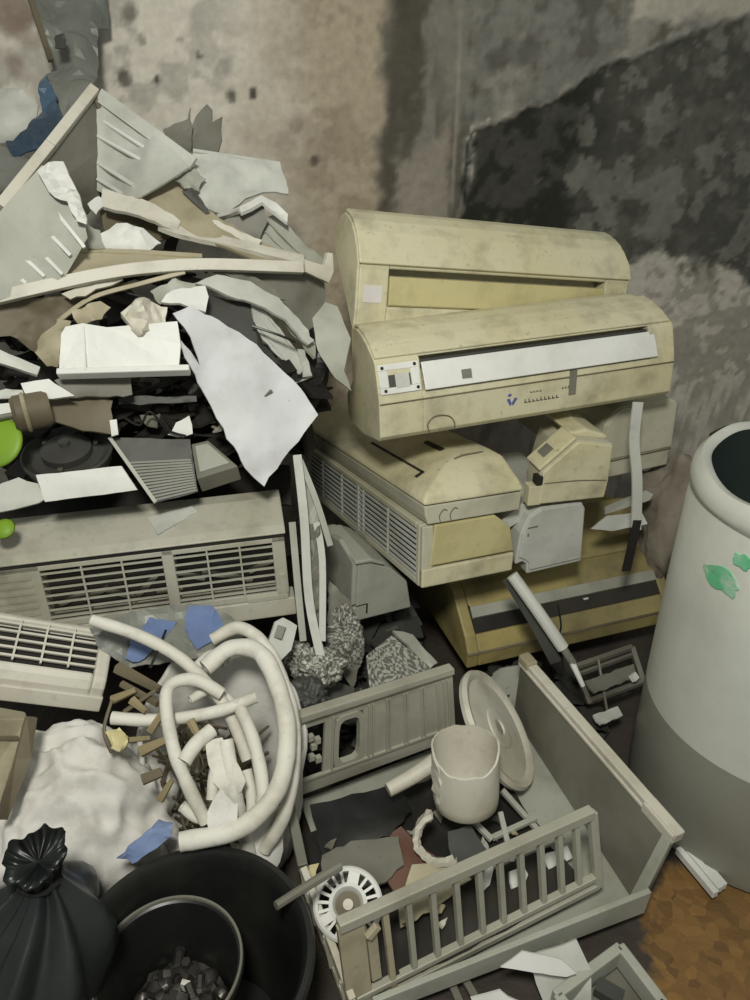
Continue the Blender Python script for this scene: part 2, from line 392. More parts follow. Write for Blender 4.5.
r2 = nt.nodes.new('ShaderNodeValToRGB'); r2.color_ramp.elements[0].color = srgb(92, 68, 36); r2.color_ramp.elements[1].color = srgb(136, 102, 54)
nt.links.new(vo.outputs['Color'], r2.inputs[0])
n5 = nt.nodes.new('ShaderNodeTexNoise'); n5.inputs['Scale'].default_value = 7; n5.inputs['Detail'].default_value = 5; nt.links.new(tc.outputs['Object'], n5.inputs[0])
r5 = nt.nodes.new('ShaderNodeValToRGB'); r5.color_ramp.elements[0].color = srgb(40, 34, 30); r5.color_ramp.elements[1].color = srgb(74, 66, 58); nt.links.new(n5.outputs['Fac'], r5.inputs[0])
mx = nt.nodes.new('ShaderNodeMix'); mx.data_type = 'RGBA'; nt.links.new(r1.outputs[0], mx.inputs[0]); nt.links.new(r5.outputs[0], mx.inputs[6]); nt.links.new(r2.outputs[0], mx.inputs[7])
nt.links.new(mx.outputs[2], b.inputs['Base Color'])
bp = nt.nodes.new('ShaderNodeBump'); bp.inputs['Strength'].default_value = 0.5; bp.inputs['Distance'].default_value = 0.02; nt.links.new(nn.outputs['Fac'], bp.inputs['Height']); nt.links.new(bp.outputs[0], b.inputs['Normal'])
M['floor'] = fm
bm = NB(); box(bm, (-2.2, -0.9, -0.08), (2.4, 3.0, 0.0))
fl = finish('floor', bm, 'floor'); fl['kind'] = 'structure'
# ---------------------------------------------------------------- air conditioners of the right-hand stack
def part(name, bm, m, parent, label=None, **k):
    o = finish(name, bm, m, parent=parent, **k)
    if label: o['label'] = label
    return o
def arc(cy, cz, r, a0, a1, n=6, rz=None):
    return [(cy+r*math.cos(R(a0+(a1-a0)*i/n)), cz+(rz or r)*math.sin(R(a0+(a1-a0)*i/n))) for i in range(n+1)]
def grille(bm, u0, u1, v0, v1, nh, nv, f, wh=0.004, wv=0.004, dep=0.010):
    """slats in a plane: f(u,v,w) -> point"""
    for i in range(nh):
        v = v0+(v1-v0)*(i+0.5)/nh
        hexa(bm, [f(u0, v-wh/2, 0), f(u1, v-wh/2, 0), f(u1, v+wh/2, 0), f(u0, v+wh/2, 0), f(u0, v-wh/2, -dep), f(u1, v-wh/2, -dep), f(u1, v+wh/2, -dep), f(u0, v+wh/2, -dep)])
    for i in range(1, nv):
        u = u0+(u1-u0)*i/nv
        hexa(bm, [f(u-wv/2, v0, .001), f(u+wv/2, v0, .001), f(u+wv/2, v1, .001), f(u-wv/2, v1, .001), f(u-wv/2, v0, -dep), f(u+wv/2, v0, -dep), f(u+wv/2, v1, -dep), f(u-wv/2, v1, -dep)])
def marks(bm, x0, x1, z, h, n, f, seed=1, thk=0.0006):
    """row of small illegible printed strokes"""
    rg = random.Random(seed); x = x0; st = (x1-x0)/n
    for i in range(n):
        a = x0+st*i; b_ = a+st*0.72
        lo, hi = z, z+h*(0.7+0.3*rg.random())
        hexa(bm, [f(a, lo, thk), f(b_, lo, thk), f(b_, lo+h*0.3, thk), f(a, lo+h*0.3, thk), f(a, lo, 0), f(b_, lo, 0), f(b_, lo+h*0.3, 0), f(a, lo+h*0.3, 0)])
        hexa(bm, [f(a, lo, thk), f(a+st*0.25, lo, thk), f(a+st*0.25, hi, thk), f(a, hi, thk), f(a, lo, 0), f(a+st*0.25, lo, 0), f(a+st*0.25, hi, 0), f(a, hi, 0)])

# --- topmost unit
t = thing('air_conditioner', 'cream wall air conditioner lying topmost on the stack against the mouldy wall', 'air conditioner', (0.318, 1.934, 1.014), (-6.4, 7.2, 21.8), 'air conditioners of the right stack')
w_ = 0.40
curve = [(0.11, 0.265), (0.085, 0.258), (0.058, 0.243), (0.034, 0.220), (0.014, 0.188), (0.0, 0.152)]
full = [(0.012, 0.0), (0.17, 0.185), (0.165, 0.225), (0.135, 0.258)]+curve+[(0.002, 0.14), (0.0, 0.05), (0.004, 0.012)]
notch = [(0.012, 0.0), (0.17, 0.185), (0.165, 0.225), (0.135, 0.258)]+curve+[(0.003, 0.144), (0.045, 0.143), (0.045, 0.10), (0.012, 0.06), (0.001, 0.055), (0.004, 0.012)]
bm = NB(); prism(bm, full, -w_+0.005, -0.318); prism(bm, notch, -0.318, 0.325); prism(bm, full, 0.325, w_-0.005)
part('body', bm, 'cream', t, bevel=0.004)
bm = NB(); ribbon(bm, curve, 0.010, -w_, w_)
for v in bm.verts:                                     # rounded shoulders at the two ends of the cover
    k = ss(0.19, 0.272, v.co.z); v.co.x *= 1-0.055*k if v.co.x > 0 else 1-0.006*k
part('front_panel', bm, 'cream', t, bevel=0.003)
bm = NB(); prism(bm, [(-0.003, 0.062), (0.002, 0.058), (0.012, 0.062), (0.010, 0.125), (0.004, 0.128), (-0.001, 0.126)], -0.316, 0.323); part('louver', bm, 'yellow', t, 'slightly yellower outlet flap', bevel=0.0015)
bm = NB(); prism(bm, [(-0.0012, 0.065), (0.004, 0.065), (0.004, 0.105), (-0.0008, 0.105)], -0.382, -0.334); part('sticker', bm, 'label', t, 'pale lilac-white sticker', bevel=0.0005)
bm = NB(); marks(bm, 0.02, 0.075, 0.0, 0.006, 7, lambda x, z, h: Vector((x, 0.045-h-z*0.9, 0.2385+z*0.8+h)) , 3)
part('lettering', bm, 'ink', t, 'small faint maker lettering')
for x0, x1 in ((-w_-0.001, -w_+0.006), (w_-0.006, w_+0.001)):
    bm = NB(); prism(bm, full, x0, x1); part('end_cap', bm, 'cream', t, bevel=0.003)

# --- second unit, tilted, white flap
t = thing('air_conditioner', 'cream air conditioner with an open white flap, second from the top of the stack', 'air conditioner', (0.399, 1.757, 0.85), (-3.3, -1.15, 19.7), 'air conditioners of the right stack')
w_ = 0.41
top = [(0.185, 0.237), (0.15, 0.238), (0.11, 0.230), (0.07, 0.214), (0.03, 0.190)]
full = [(0.01, 0.0), (0.12, -0.02), (0.25, -0.02), (0.25, 0.05), (0.195, 0.10), (0.185, 0.232)]+top[1:]+[(0.022, 0.182), (0.004, 0.118), (0.0, 0.095), (0.0, 0.012)]
notch = [(0.01, 0.0), (0.12, -0.02), (0.25, -0.02), (0.25, 0.05), (0.195, 0.10), (0.185, 0.232)]+top[1:]+[(0.030, 0.186), (0.062, 0.180), (0.055, 0.120), (0.004, 0.108), (0.0, 0.095), (0.0, 0.012)]
bm = NB(); prism(bm, full, -w_, -0.300); prism(bm, notch, -0.300, 0.335); prism(bm, full, 0.335, w_)
part('body', bm, 'cream', t, bevel=0.004)
bm = NB(); ribbon(bm, top, 0.007, -w_+0.002, w_-0.006)
for v in bm.verts:
    k = ss(0.19, 0.245, v.co.z)
    v.co.x *= 1-0.085*k*k if v.co.x > 0 else 1-0.01*k
part('front_panel', bm, 'cream', t, bevel=0.003)
bm = NB(); prism(bm, [(0.028, 0.178), (0.036, 0.178), (0.036, 0.170), (0.028, 0.170)], -0.30, 0.36); part('panel_strip', bm, 'slate', t, 'dark strip under the panel')
bm = NB(); ribbon(bm, [(0.026, 0.172), (0.010, 0.140), (-0.002, 0.112)], 0.005, -0.296, 0.352); part('louver', bm, 'white', t, 'white outlet flap', bevel=0.002)
# display bezel with a hole
bm = NB()
fB = lambda x, s, h: Vector((x, 0.024-0.021*s-h*0.9, 0.178-0.064*s+h*0.35))
def frame(bm, f, xo0, xo1, so0, so1, xi0, xi1, si0, si1, th):
    for (a, b_, c, d) in ((xo0, xo1, so0, si0), (xo0, xo1, si1, so1), (xo0, xi0, si0, si1), (xi1, xo1, si0, si1)):
        hexa(bm, [f(a, c, th), f(b_, c, th), f(b_, d, th), f(a, d, th), f(a, c, -0.004), f(b_, c, -0.004), f(b_, d, -0.004), f(a, d, -0.004)])
frame(bm, fB, -w_+0.006, -0.304, 0.0, 1.02, -w_+0.028, -0.325, 0.22, 0.80, 0.004)
bz = part('display_bezel', bm, 'white', t, 'white bezel with an empty display hole', bevel=0.0015)
bm = NB(); hexa(bm, [fB(-w_+0.029, .23, .002), fB(-0.326, .23, .002), fB(-0.326, .79, .002), fB(-w_+0.029, .79, .002), fB(-w_+0.029, .23, -.003), fB(-0.326, .23, -.003), fB(-0.326, .79, -.003), fB(-w_+0.029, .79, -.003)]); part('display_hole', bm, 'slate', bz)
bm = NB(); hexa(bm, [fB(-w_+0.045, .35, .0045), fB(-0.330, .35, .0045), fB(-0.330, .86, .0045), fB(-w_+0.045, .86, .0045), fB(-w_+0.045, .35, .001), fB(-0.330, .35, .001), fB(-0.330, .86, .001), fB(-w_+0.045, .86, .001)]); part('display_window', bm, 'lgrey', bz, bevel=0.002)
for x, s in ((-w_+0.016, .12), (-0.314, .1), (-w_+0.018, .9), (-0.312, .9)):
    bm = NB(); lathe(bm, [(0, 0.001), (0.004, 0.001), (0.004, -0.003)], 10, Matrix.Translation(fB(x, s, 0.0045)) @ Matrix.Rotation(R(65), 4, 'X')); part('screw', bm, 'black', bz)
# printed emblem and words on the lower front
fF = lambda x, z, h: Vector((x, -h, z))
bm = NB()
hexa(bm, [fF(-0.080, .058, .001), fF(-0.070, .040, .001), fF(-0.066, .046, .001), fF(-0.072, .060, .001), fF(-0.080, .058, 0), fF(-0.070, .040, 0), fF(-0.066, .046, 0), fF(-0.072, .060, 0)])
hexa(bm, [fF(-0.066, .046, .001), fF(-0.062, .040, .001), fF(-0.050, .058, .001), fF(-0.058, .060, .001), fF(-0.066, .046, 0), fF(-0.062, .040, 0), fF(-0.050, .058, 0), fF(-0.058, .060, 0)])
hexa(bm, [fF(-0.078, .066, .001), fF(-0.070, .064, .001), fF(-0.066, .070, .001), fF(-0.074, .072, .001), fF(-0.078, .066, 0), fF(-0.070, .064, 0), fF(-0.066, .070, 0), fF(-0.074, .072, 0)])
part('emblem', bm, 'blueink', t, 'small blue shield emblem')
bm = NB(); marks(bm, -0.03, 0.07, 0.042, 0.010, 9, fF, 2); marks(bm, -0.015, 0.02, 0.066, 0.006, 4, fF, 4); marks(bm, 0.075, 0.11, 0.064, 0.006, 4, fF, 5)
part('lettering', bm, 'ink', t, 'worn printed lettering')
bm = NB(); marks(bm, -w_+0.045, -w_+0.115, 0.0, 0.006, 9, lambda x, z, h: Vector((x, 0.058-z*0.5-h, 0.2125+h*1.2+z*0.4)), 6)
part('panel_lettering', bm, 'ink', t, 'small faded maker lettering')
bm = NB()
hexa(bm, [Vector((x, 0.0+y-.004, z)) for x, y, z in ((-0.20, 0.0015, .127), (-0.175, 0.0015, .127), (-0.175, .008, .147), (-0.20, .008, .147), (-0.20, .004, .127), (-0.175, .004, .127), (-0.175, .0105, .147), (-0.20, .0105, .147))])
part('print_mark', bm, 'dgrey', t, 'small faded printed mark')
bm = NB(); box(bm, (0.095, -0.002, 0.045), (0.115, 0.001, 0.108)); part('tape_scrap', bm, 'dgrey', t, 'dirty tape remnant')
bm = NB(); box(bm, (-w_+0.002, -0.0015, 0.090), (w_-0.001, 0.0005, 0.093)); part('seam', bm, 'brown', t)
bm = NB(); tube(bm, [(-0.285, -0.002, 0.004), (-0.29, -0.002, 0.028), (-0.27, -0.002, 0.045), (-0.235, -0.002, 0.040), (-0.22, -0.002, 0.02), (-0.222, -0.002, 0.004)], 0.0015, 6); part('cable_knockout', bm, 'brown', t)

# grey plate standing behind the left end
sheet('bracket_plate', 'grey plate standing at the left end of the white-flap unit', 'plate', [(313, 320, 1.70), (326, 304, 1.73), (338, 308, 1.74), (351, 340, 1.66), (345, 372, 1.60), (352, 392, 1.57), (336, 380, 1.60), (318, 352, 1.66)], 'grey', thick=0.008, amp=0.002, jag=0.002)

# --- third and fourth: two units stacked end-on
def grp_frame(): return (-7.9, 3.7, 24.1)
t = thing('air_conditioner', 'air conditioner seen end-on with a long slatted intake and yellow end, fourth from the top', 'air conditioner', (0.113, 1.549, 0.477), grp_frame(), 'air conditioners of the right stack')
Wd, Hs, Wl = 0.27, 0.165, 0.88
bm = NB()
prof = [(0.0, 0.0), (Wd, 0.0), (Wd+0.004, 0.05), (Wd-0.012, 0.125), (Wd-0.06, Hs), (0.0, Hs)]
prismy(bm, prof, 0.012, 0.03); prismy(bm, prof, Wl-0.03, Wl)
hollow = [(0.03, 0.0), (Wd, 0.0), (Wd+0.004, 0.05), (Wd-0.012, 0.125), (Wd-0.06, Hs), (0.03, Hs)]
prismy(bm, hollow, 0.03, Wl-0.03)
box(bm, (0, 0.03, 0), (0.03, Wl-0.03, 0.018)); box(bm, (0, 0.03, Hs-0.016), (0.03, Wl-0.03, Hs))
part('body', bm, 'cgrey', t, bevel=0.003)
bm = NB(); prismy(bm, [(0.022, 0.056), (Wd+0.002, 0.056), (Wd-0.014, 0.125), (Wd-0.062, Hs-0.001), (0.035, Hs-0.001)], -0.004, 0.014); part('end_cap', bm, 'yellow', t, 'yellow upper end panel', bevel=0.004)
bm = NB(); prismy(bm, [(0.002, 0.0), (Wd, 0.0), (Wd+0.003, 0.05), (0.002, 0.05)], -0.004, 0.014); part('end_cap', bm, 'cream', t, bevel=0.004)
bm = NB(); prismy(bm, [(0.002, 0.0), (0.034, 0.054), (0.032, Hs-0.002), (0.002, Hs-0.002)], -0.002, 0.014); part('corner_post', bm, 'cgrey', t, bevel=0.003)
bm = NB(); box(bm, (0.022, 0.031, 0.02), (0.0295, Wl-0.031, Hs-0.018)); part('filter_recess', bm, 'dark', t, 'dark intake opening')
bm = NB(); grille(bm, 0.03, Wl-0.03, 0.018, Hs-0.016, 9, 5, lambda u, v, wv: Vector((-wv, u, v)), 0.0062, 0.005, 0.004)
box(bm, (-0.001, 0.39, 0.012), (0.012, 0.402, Hs-0.01))
part('intake_grille', bm, 'lgrey', t)
fE = lambda x, z, h: Vector((x, -0.004-h, z))
t = thing('air_conditioner', 'cream air conditioner seen end-on with a domed lid, under the white-flap unit', 'air conditioner', (0.118, 1.572, 0.644), grp_frame(), 'air conditioners of the right stack')
bm = NB(); prismy(bm, [(0.012, 0.0), (0.276, 0.0), (0.281, 0.048), (0.0, 0.048), (0.004, 0.02)], 0.0, 0.87); part('body', bm, 'cgrey', t, bevel=0.003)
bm = NB()
def ring(x0, x1, y0, y1, z): return [(x0, y0, z), (x1, y0, z), (x1, y1, z), (x0, y1, z)]
Rg = [ring(-0.003, 0.284, -0.004, 0.874, 0.051), ring(-0.001, 0.283, 0.0, 0.872, 0.064), ring(0.012, 0.279, 0.012, 0.862, 0.078), ring(0.10, 0.268, 0.075, 0.84, 0.125), ring(0.15, 0.25, 0.115, 0.81, 0.136)]
vv = [[bm.verts.new(p) for p in r] for r in Rg]
for a_, b_ in zip(vv, vv[1:]):
    for k in range(4): bm.faces.new((a_[k], a_[(k+1) % 4], b_[(k+1) % 4], b_[k]))
bm.faces.new(vv[-1]); bm.faces.new(vv[0][::-1])
part('lid', bm, 'cream', t, bevel=0.006, seg=3, smooth=30)
def on_lid(x, y):  # rough height of the lid surface
    return 0.066+0.068*min(1, max(0, x/0.11))
def on_lid(x): return 0.078+0.047*(x-0.012)/0.088 if x < 0.10 else 0.125+0.011*(x-0.10)/0.05
lidn = (-0.47, 0, 0.88)
bm = NB(); bar(bm, (0.050, 0.10, on_lid(.05)+.001), (0.050, 0.42, on_lid(.05)+.001), 0.006, 0.004, lidn); part('lid_slot', bm, 'dark', t, 'dark slot line')
bm = NB(); bar(bm, (0.03, 0.105, on_lid(.03)+.001), (0.052, 0.105, on_lid(.052)+.001), 0.010, 0.004, lidn); part('lid_slot', bm, 'dark', t, 'dark slot line')
bm = NB(); bar(bm, (0.135, 0.16, on_lid(.135)+.001), (0.135, 0.25, on_lid(.135)+.001), 0.014, 0.005, (-.2, 0, 1)); part('lid_slot', bm, 'dark', t, 'dark slot line')
bm = NB(); tube(bm, [(0.13, 0.088, 0.1285), (0.16, 0.096, 0.133), (0.2, 0.10, 0.1335), (0.225, 0.104, 0.133)], 0.0025, 6); part('lid_seam', bm, 'brown', t)
bm = NB()
for x in (0.045, 0.075): tube(bm, [(x, -0.001, 0.004), (x-0.003, -0.0015, 0.02), (x+0.008, -0.0015, 0.034), (x+0.018, -0.0015, 0.03)], 0.0012, 5)
part('knockout_scratch', bm, 'brown', t)

# --- fifth: gabled end to the right
t = thing('air_conditioner', 'cream air conditioner end with gabled face and grey sticker, right of the domed lid', 'air conditioner', (0.418, 1.700, 0.632), (-0.5, 1.0, 14), 'air conditioners of the right stack')
g = [(0.0, 0.0), (0.192, 0.0), (0.196, 0.05), (0.192, 0.152), (0.13, 0.164), (0.088, 0.172), (0.0, 0.094)]
bm = NB(); prismy(bm, g, 0.004, 0.075); prismy(bm, [(0.06, 0.0), (0.19, 0.0), (0.19, 0.14), (0.13, 0.15), (0.08, 0.13)], 0.07, 0.20); part('body', bm, 'cgrey', t, bevel=0.003)
bm = NB(); prismy(bm, [(0.003, 0.003), (0.188, 0.003), (0.192, 0.05), (0.188, 0.149), (0.13, 0.161), (0.09, 0.168), (0.003, 0.092)], -0.004, 0.006); part('end_cap', bm, 'cream', t, bevel=0.003)
bm = NB(); bar(bm, (-0.006, 0.038, 0.098), (0.084, 0.038, 0.178), 0.075, 0.010, (-0.66, 0, 0.75)); pc = part('sloped_panel', bm, 'cream', t, bevel=0.003)
bm = NB(); bar(bm, (0.012, 0.040, 0.124), (0.036, 0.040, 0.1455), 0.035, 0.003, (-0.66, 0, 0.75)); part('sticker', bm, 'dgrey', pc, 'small grey sticker')
bm = NB(); prismy(bm, [(0.09, 0.168), (0.19, 0.152), (0.19, 0.165), (0.13, 0.186), (0.08, 0.182)], 0.03, 0.19); part('top_panel', bm, 'cream', t, bevel=0.006)
bm = NB(); box(bm, (-0.028, -0.002, 0.0), (0.008, 0.03, 0.055)); part('mounting_tab', bm, 'cream', t, bevel=0.002)
bm = NB(); box(bm, (-0.012, -0.006, 0.06), (0.004, 0.02, 0.082)); part('latch_hole', bm, 'dark', t)
bm = NB(); tube(bm, [(0.01, -0.005, 0.062), (0.10, -0.006, 0.062), (0.185, -0.005, 0.054)], 0.0012, 5); part('seam', bm, 'brown', t)

# --- sixth: pale rounded end at the far right
t = thing('air_conditioner', 'grey-cream air conditioner end far right, behind the hanging strip', 'air conditioner', (0.650, 1.955, 0.576), (-1, -3.7, 17.9), 'air conditioners of the right stack')
bm = NB(); prismy(bm, [(0.0, 0.0), (0.235, 0.0), (0.24, 0.20), (0.22, 0.212), (0.06, 0.218), (0.035, 0.21), (0.008, 0.17), (0.0, 0.12)], 0.0, 0.5); part('body', bm, 'cgrey', t, bevel=0.005)
bm = NB(); box(bm, (0.0, -0.002, 0.052), (0.238, 0.003, 0.056)); part('seam', bm, 'brown', t)
bm = NB(); prismy(bm, [(0.004, 0.062), (0.236, 0.062), (0.238, 0.196), (0.22, 0.208), (0.06, 0.214), (0.037, 0.206), (0.011, 0.168), (0.004, 0.12)], -0.006, 0.006); part('end_cap', bm, 'cgrey', t, bevel=0.003)

# --- seventh: pale end below the gabled one
t = thing('air_conditioner', 'pale grey air conditioner end with a notch at its foot, under the gabled end', 'air conditioner', (0.378, 1.690, 0.418), (-1.5, -3.4, 17), 'air conditioners of the right stack')
pr = [(0.034, 0.0), (0.2, 0.0), (0.2, 0.165), (0.19, 0.185), (0.17, 0.19), (0.07, 0.196), (0.035, 0.18), (0.012, 0.13), (0.0, 0.06), (0.0, 0.038), (0.02, 0.042), (0.032, 0.032)]
bm = NB(); prismy(bm, pr, 0.0, 0.36); part('body', bm, 'lgrey', t, bevel=0.003)
bm = NB(); prismy(bm, [(0.04, 0.012), (0.196, 0.012), (0.196, 0.163), (0.187, 0.181), (0.17, 0.186), (0.07, 0.192), (0.038, 0.176), (0.017, 0.13), (0.008, 0.06), (0.024, 0.05), (0.038, 0.036)], -0.005, 0.004); part('end_cap', bm, 'lgrey', t, bevel=0.003)
bm = NB(); prismy(bm, [(-0.02, 0.13), (0.03, 0.15), (0.05, 0.195), (0.03, 0.2), (-0.03, 0.16)], 0.03, 0.3); part('side_flap', bm, 'lgrey', t, bevel=0.002)
bm = NB(); box(bm, (0.03, -0.006, 0.143), (0.06, -0.004, 0.147)); box(bm, (0.03, -0.0065, 0.12), (0.034, -0.004, 0.13)); part('clip_slot', bm, 'dgrey', t)

# --- long yellowed unit at the foot of the stack
t = thing('air_conditioner', 'long dusty yellow air conditioner with an open dark outlet, lowest of the stack', 'air conditioner', (0.262, 1.665, 0.118), (1.6, 0.5, 19), 'air conditioners of the right stack')
W8 = 0.70
fullp = [(0.0, 0.0), (0.36, 0.0), (0.46, 0.23), (0.33, 0.255), (0.145, 0.190), (0.130, 0.184), (0.028, 0.092), (0.0, 0.05)]
notchp = [(0.0, 0.0), (0.36, 0.0), (0.46, 0.23), (0.33, 0.255), (0.145, 0.190), (0.130, 0.184), (0.082, 0.150), (0.16, 0.13), (0.13, 0.06), (0.030, 0.092), (0.0, 0.05)]
bm = NB(); prism(bm, fullp, 0, 0.035); prism(bm, notchp, 0.035, W8-0.035); prism(bm, fullp, W8-0.035, W8)
for v in bm.verts:
    if v.co.x < 0.01 and v.co.z < 0.03 and v.co.y < 0.1: v.co.x += 0.0
part('body', bm, 'olive', t, bevel=0.005)
bm = NB(); prism(bm, [(0.060, 0.130), (0.082, 0.153), (0.087, 0.147), (0.064, 0.122)], 0.037, W8-0.037); part('louver', bm, 'grey', t, 'greyish outlet vane', bevel=0.001)
bm = NB(); prism(bm, [(0.09, 0.10), (0.11, 0.12), (0.115, 0.115), (0.095, 0.095)], 0.037, W8-0.037); part('louver', bm, 'dark', t, 'dark inner vane')
bm = NB(); prism(bm, [(0.034, 0.094), (0.128, 0.063), (0.156, 0.129), (0.086, 0.146)], 0.0355, W8-0.0355); part('outlet_filler', bm, 'dark', t, 'dark filler for the shade inside the outlet')  # dark solid filling the notch, coloured as the shade inside
bm = NB(); prism(bm, [(-0.003, 0.048), (0.0, 0.044), (0.008, 0.05), (0.004, 0.054)], 0.002, W8-0.002); part('seam', bm, 'brown', t)
bm = NB(); prism(bm, [(0.145, 0.195), (0.33, 0.259), (0.34, 0.264), (0.33, 0.27), (0.155, 0.203)], 0.0, W8); part('top_cover', bm, 'olive', t, bevel=0.003)
bm = NB(); hexa(bm, [(0.40, .055, .118), (0.418, .055, .118), (0.412, .05, .10), (0.406, .05, .10), (0.40, .06, .118), (0.418, .06, .118), (0.412, .055, .10), (0.406, .055, .10)]); part('clip', bm, 'white', t, 'small white clip')

# --- small grey unit at the left, half under the slatted one
t = thing('air_conditioner', 'small grey air conditioner with a rounded side, tucked left under the slatted unit', 'air conditioner', (-0.052, 1.600, 0.335), (0, 3.3, 27), 'air conditioners of the right stack')
bm = NB(); prismy(bm, [(0.0, 0.0), (0.17, 0.0), (0.15, 0.09), (0.10, 0.14), (0.03, 0.178), (0.0, 0.178)], 0.0, 0.22); part('body', bm, 'grey', t, bevel=0.004)
bm = NB(); prism(bm, [(0.0, 0.052), (0.20, 0.052), (0.20, 0.10), (0.185, 0.155), (0.15, 0.19), (0.09, 0.205), (0.0, 0.184)], -0.014, 0.002); part('side_panel', bm, 'grey', t, bevel=0.005)
bm = NB(); prism(bm, [(0.0, 0.0), (0.20, 0.0), (0.20, 0.044), (0.0, 0.044)], -0.008, 0.002); part('side_panel', bm, 'grey', t, bevel=0.003)
bm = NB(); prismy(bm, [(-0.012, 0.182), (0.03, 0.180), (0.07, 0.162), (0.072, 0.17), (0.035, 0.19), (-0.012, 0.192)], -0.008, 0.19); part('lid', bm, 'grey', t, bevel=0.003)
bm = NB(); prism(bm, [(-0.003, 0.05), (0.0, 0.047), (0.001, 0.05)], 0.0, 0.03); box(bm, (0.03, -0.003, 0.02), (0.033, 0.001, 0.05)); part('seam', bm, 'dark', t)

# --- things hanging on and lying round the stack
t = thing('hanging_strip', 'bent pale plastic strip with a dark tip hanging at the right of the stack', 'strip', at(630, 570, 1.74))
bs = t.location
def lb(bm): bmesh.ops.translate(bm, verts=bm.verts[:], vec=-bs); return bm
def strip_mb(pts, wd, th):
    bm = NB(); P = spline(PX(pts), 6)
    for a_, b_ in zip(P, P[1:]): bar(bm, a_, b_+(b_-a_)*0.05, wd, th, (0.3, -1, 0.3))
    return bm
part('strip', lb(strip_mb([(638, 402, 1.86), (634, 440, 1.83), (637, 480, 1.79), (636, 530, 1.76)], 0.030, 0.005)), 'lgrey', t)
part('tip', lb(strip_mb([(637, 520, 1.765), (632, 545, 1.75), (626, 571, 1.74)], 0.026, 0.005)), 'dark', t, 'dark brown tip')
sheet('louver_blade', 'broken grey louver blade under the far right end, upper of two', 'louver', [(603, 507, 1.86), (645, 490, 1.93), (652, 494, 1.93), (648, 500, 1.92), (604, 514, 1.86)], 'grey', thick=0.006, amp=0.001, jag=0.002, group='louver blades at the right')
sheet('louver_blade', 'pale pointed louver blade on the yellow unit, lower of two', 'louver', [(590, 529, 1.83), (606, 516, 1.86), (640, 512, 1.92), (646, 524, 1.90), (610, 531, 1.85)], 'lgrey', thick=0.006, amp=0.001, jag=0.002, group='louver blades at the right')
# lump of fallen plaster between wall and drum
bm = NB(); bmesh.ops.create_icosphere(bm, subdivisions=4, radius=1)
c0 = at(672, 520, 2.02); 
for v in bm.verts:
    d = v.co.copy(); k = 1+0.35*noise.noise(d*1.7+Vector((3, 1, 0)))+0.16*noise.noise(d*5)+0.06*noise.noise(d*13)
    v.co = Vector((d.x*0.115*k, d.y*0.10*k, d.z*0.20*k))+c0
    v.co.z = max(v.co.z, 0.0)
single('plaster_lump', 'lumpy grey-brown fallen plaster between the stack and the white drum', 'plaster', bm, 'plaster', smooth=True)
# white rod
t = thing('drain_rod', 'white tube with a thin grey end leaning on the dusty yellow unit', 'tube', at(582, 685, 1.46)); bs = t.location
bm = NB(); tube(bm, PX([(512, 575, 1.585), (537, 610, 1.54), (563, 648, 1.50)]), 0.0155, 12, 6); part('tube', lb(bm), 'lgrey', t)
bm = NB(); tube(bm, PX([(562, 646, 1.502), (567, 654, 1.495), (573, 663, 1.488)]), 0.010, 10, 4); part('coupling', lb(bm), 'dgrey', t)
bm = NB(); tube(bm, PX([(571, 660, 1.49), (577, 673, 1.475), (583, 686, 1.462)]), 0.0085, 10, 4, r2=0.006); part('tip', lb(bm), 'white', t, 'white pointed tip')
bm = NB(); P = PX([(508, 578, 1.60), (535, 622, 1.56), (556, 662, 1.52)]); bar(bm, P[0], P[1], 0.03, 0.008, (-.4, -1, .4)); bar(bm, P[1], P[2], 0.03, 0.008, (-.4, -1, .4))
single('dark_strip', 'dark metal strip alongside the white tube', 'strip', bm, 'slate')
bm = NB(); tube(bm, PX([(558, 605, 1.60), (561, 625, 1.575), (560, 640, 1.56), (566, 690, 1.50)]), 0.0028, 6); single('black_wire', 'thin black wire hanging across the yellow unit', 'wire', bm, 'black')

# --- open white drum; liquid seen through it is coloured into the lower part
t = thing('plastic_drum', 'open white plastic drum with a green paint smear at the right edge', 'drum', (0.94, 1.315, 0.0))
bm = NB()
prof = [(0.0, 0.0), (0.27, 0.0), (0.288, 0.012), (0.295, 0.05), (0.297, 0.325)]
lathe(bm, prof, 72); part('lower_shell', bm, 'drumlow', t, 'grey lower part, liquid level seen through the plastic', smooth=40)
bm = NB()
wobf = lambda p, a: p*1.0+Vector((0, 0, 0.006*math.sin(3*a+1)+0.004*math.sin(7*a)))*(1 if p.z > 0.86 else 0)
lathe(bm, [(0.297, 0.325), (0.297, 0.60), (0.294, 0.836), (0.290, 0.842), (0.290, 0.846), (0.2965, 0.852), (0.298, 0.87), (0.294, 0.892), (0.282, 0.905), (0.268, 0.903), (0.262, 0.895)], 96, wob=wobf); part('upper_shell', bm, 'drum', t, smooth=50)
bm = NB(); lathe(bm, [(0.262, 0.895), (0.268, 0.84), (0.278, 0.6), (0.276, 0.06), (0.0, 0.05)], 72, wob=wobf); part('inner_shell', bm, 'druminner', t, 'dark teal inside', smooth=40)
bm = NB(); lathe(bm, [(0.0, 0.60), (0.276, 0.60)], 48); part('water', bm, 'liquid', t, 'dark water surface')
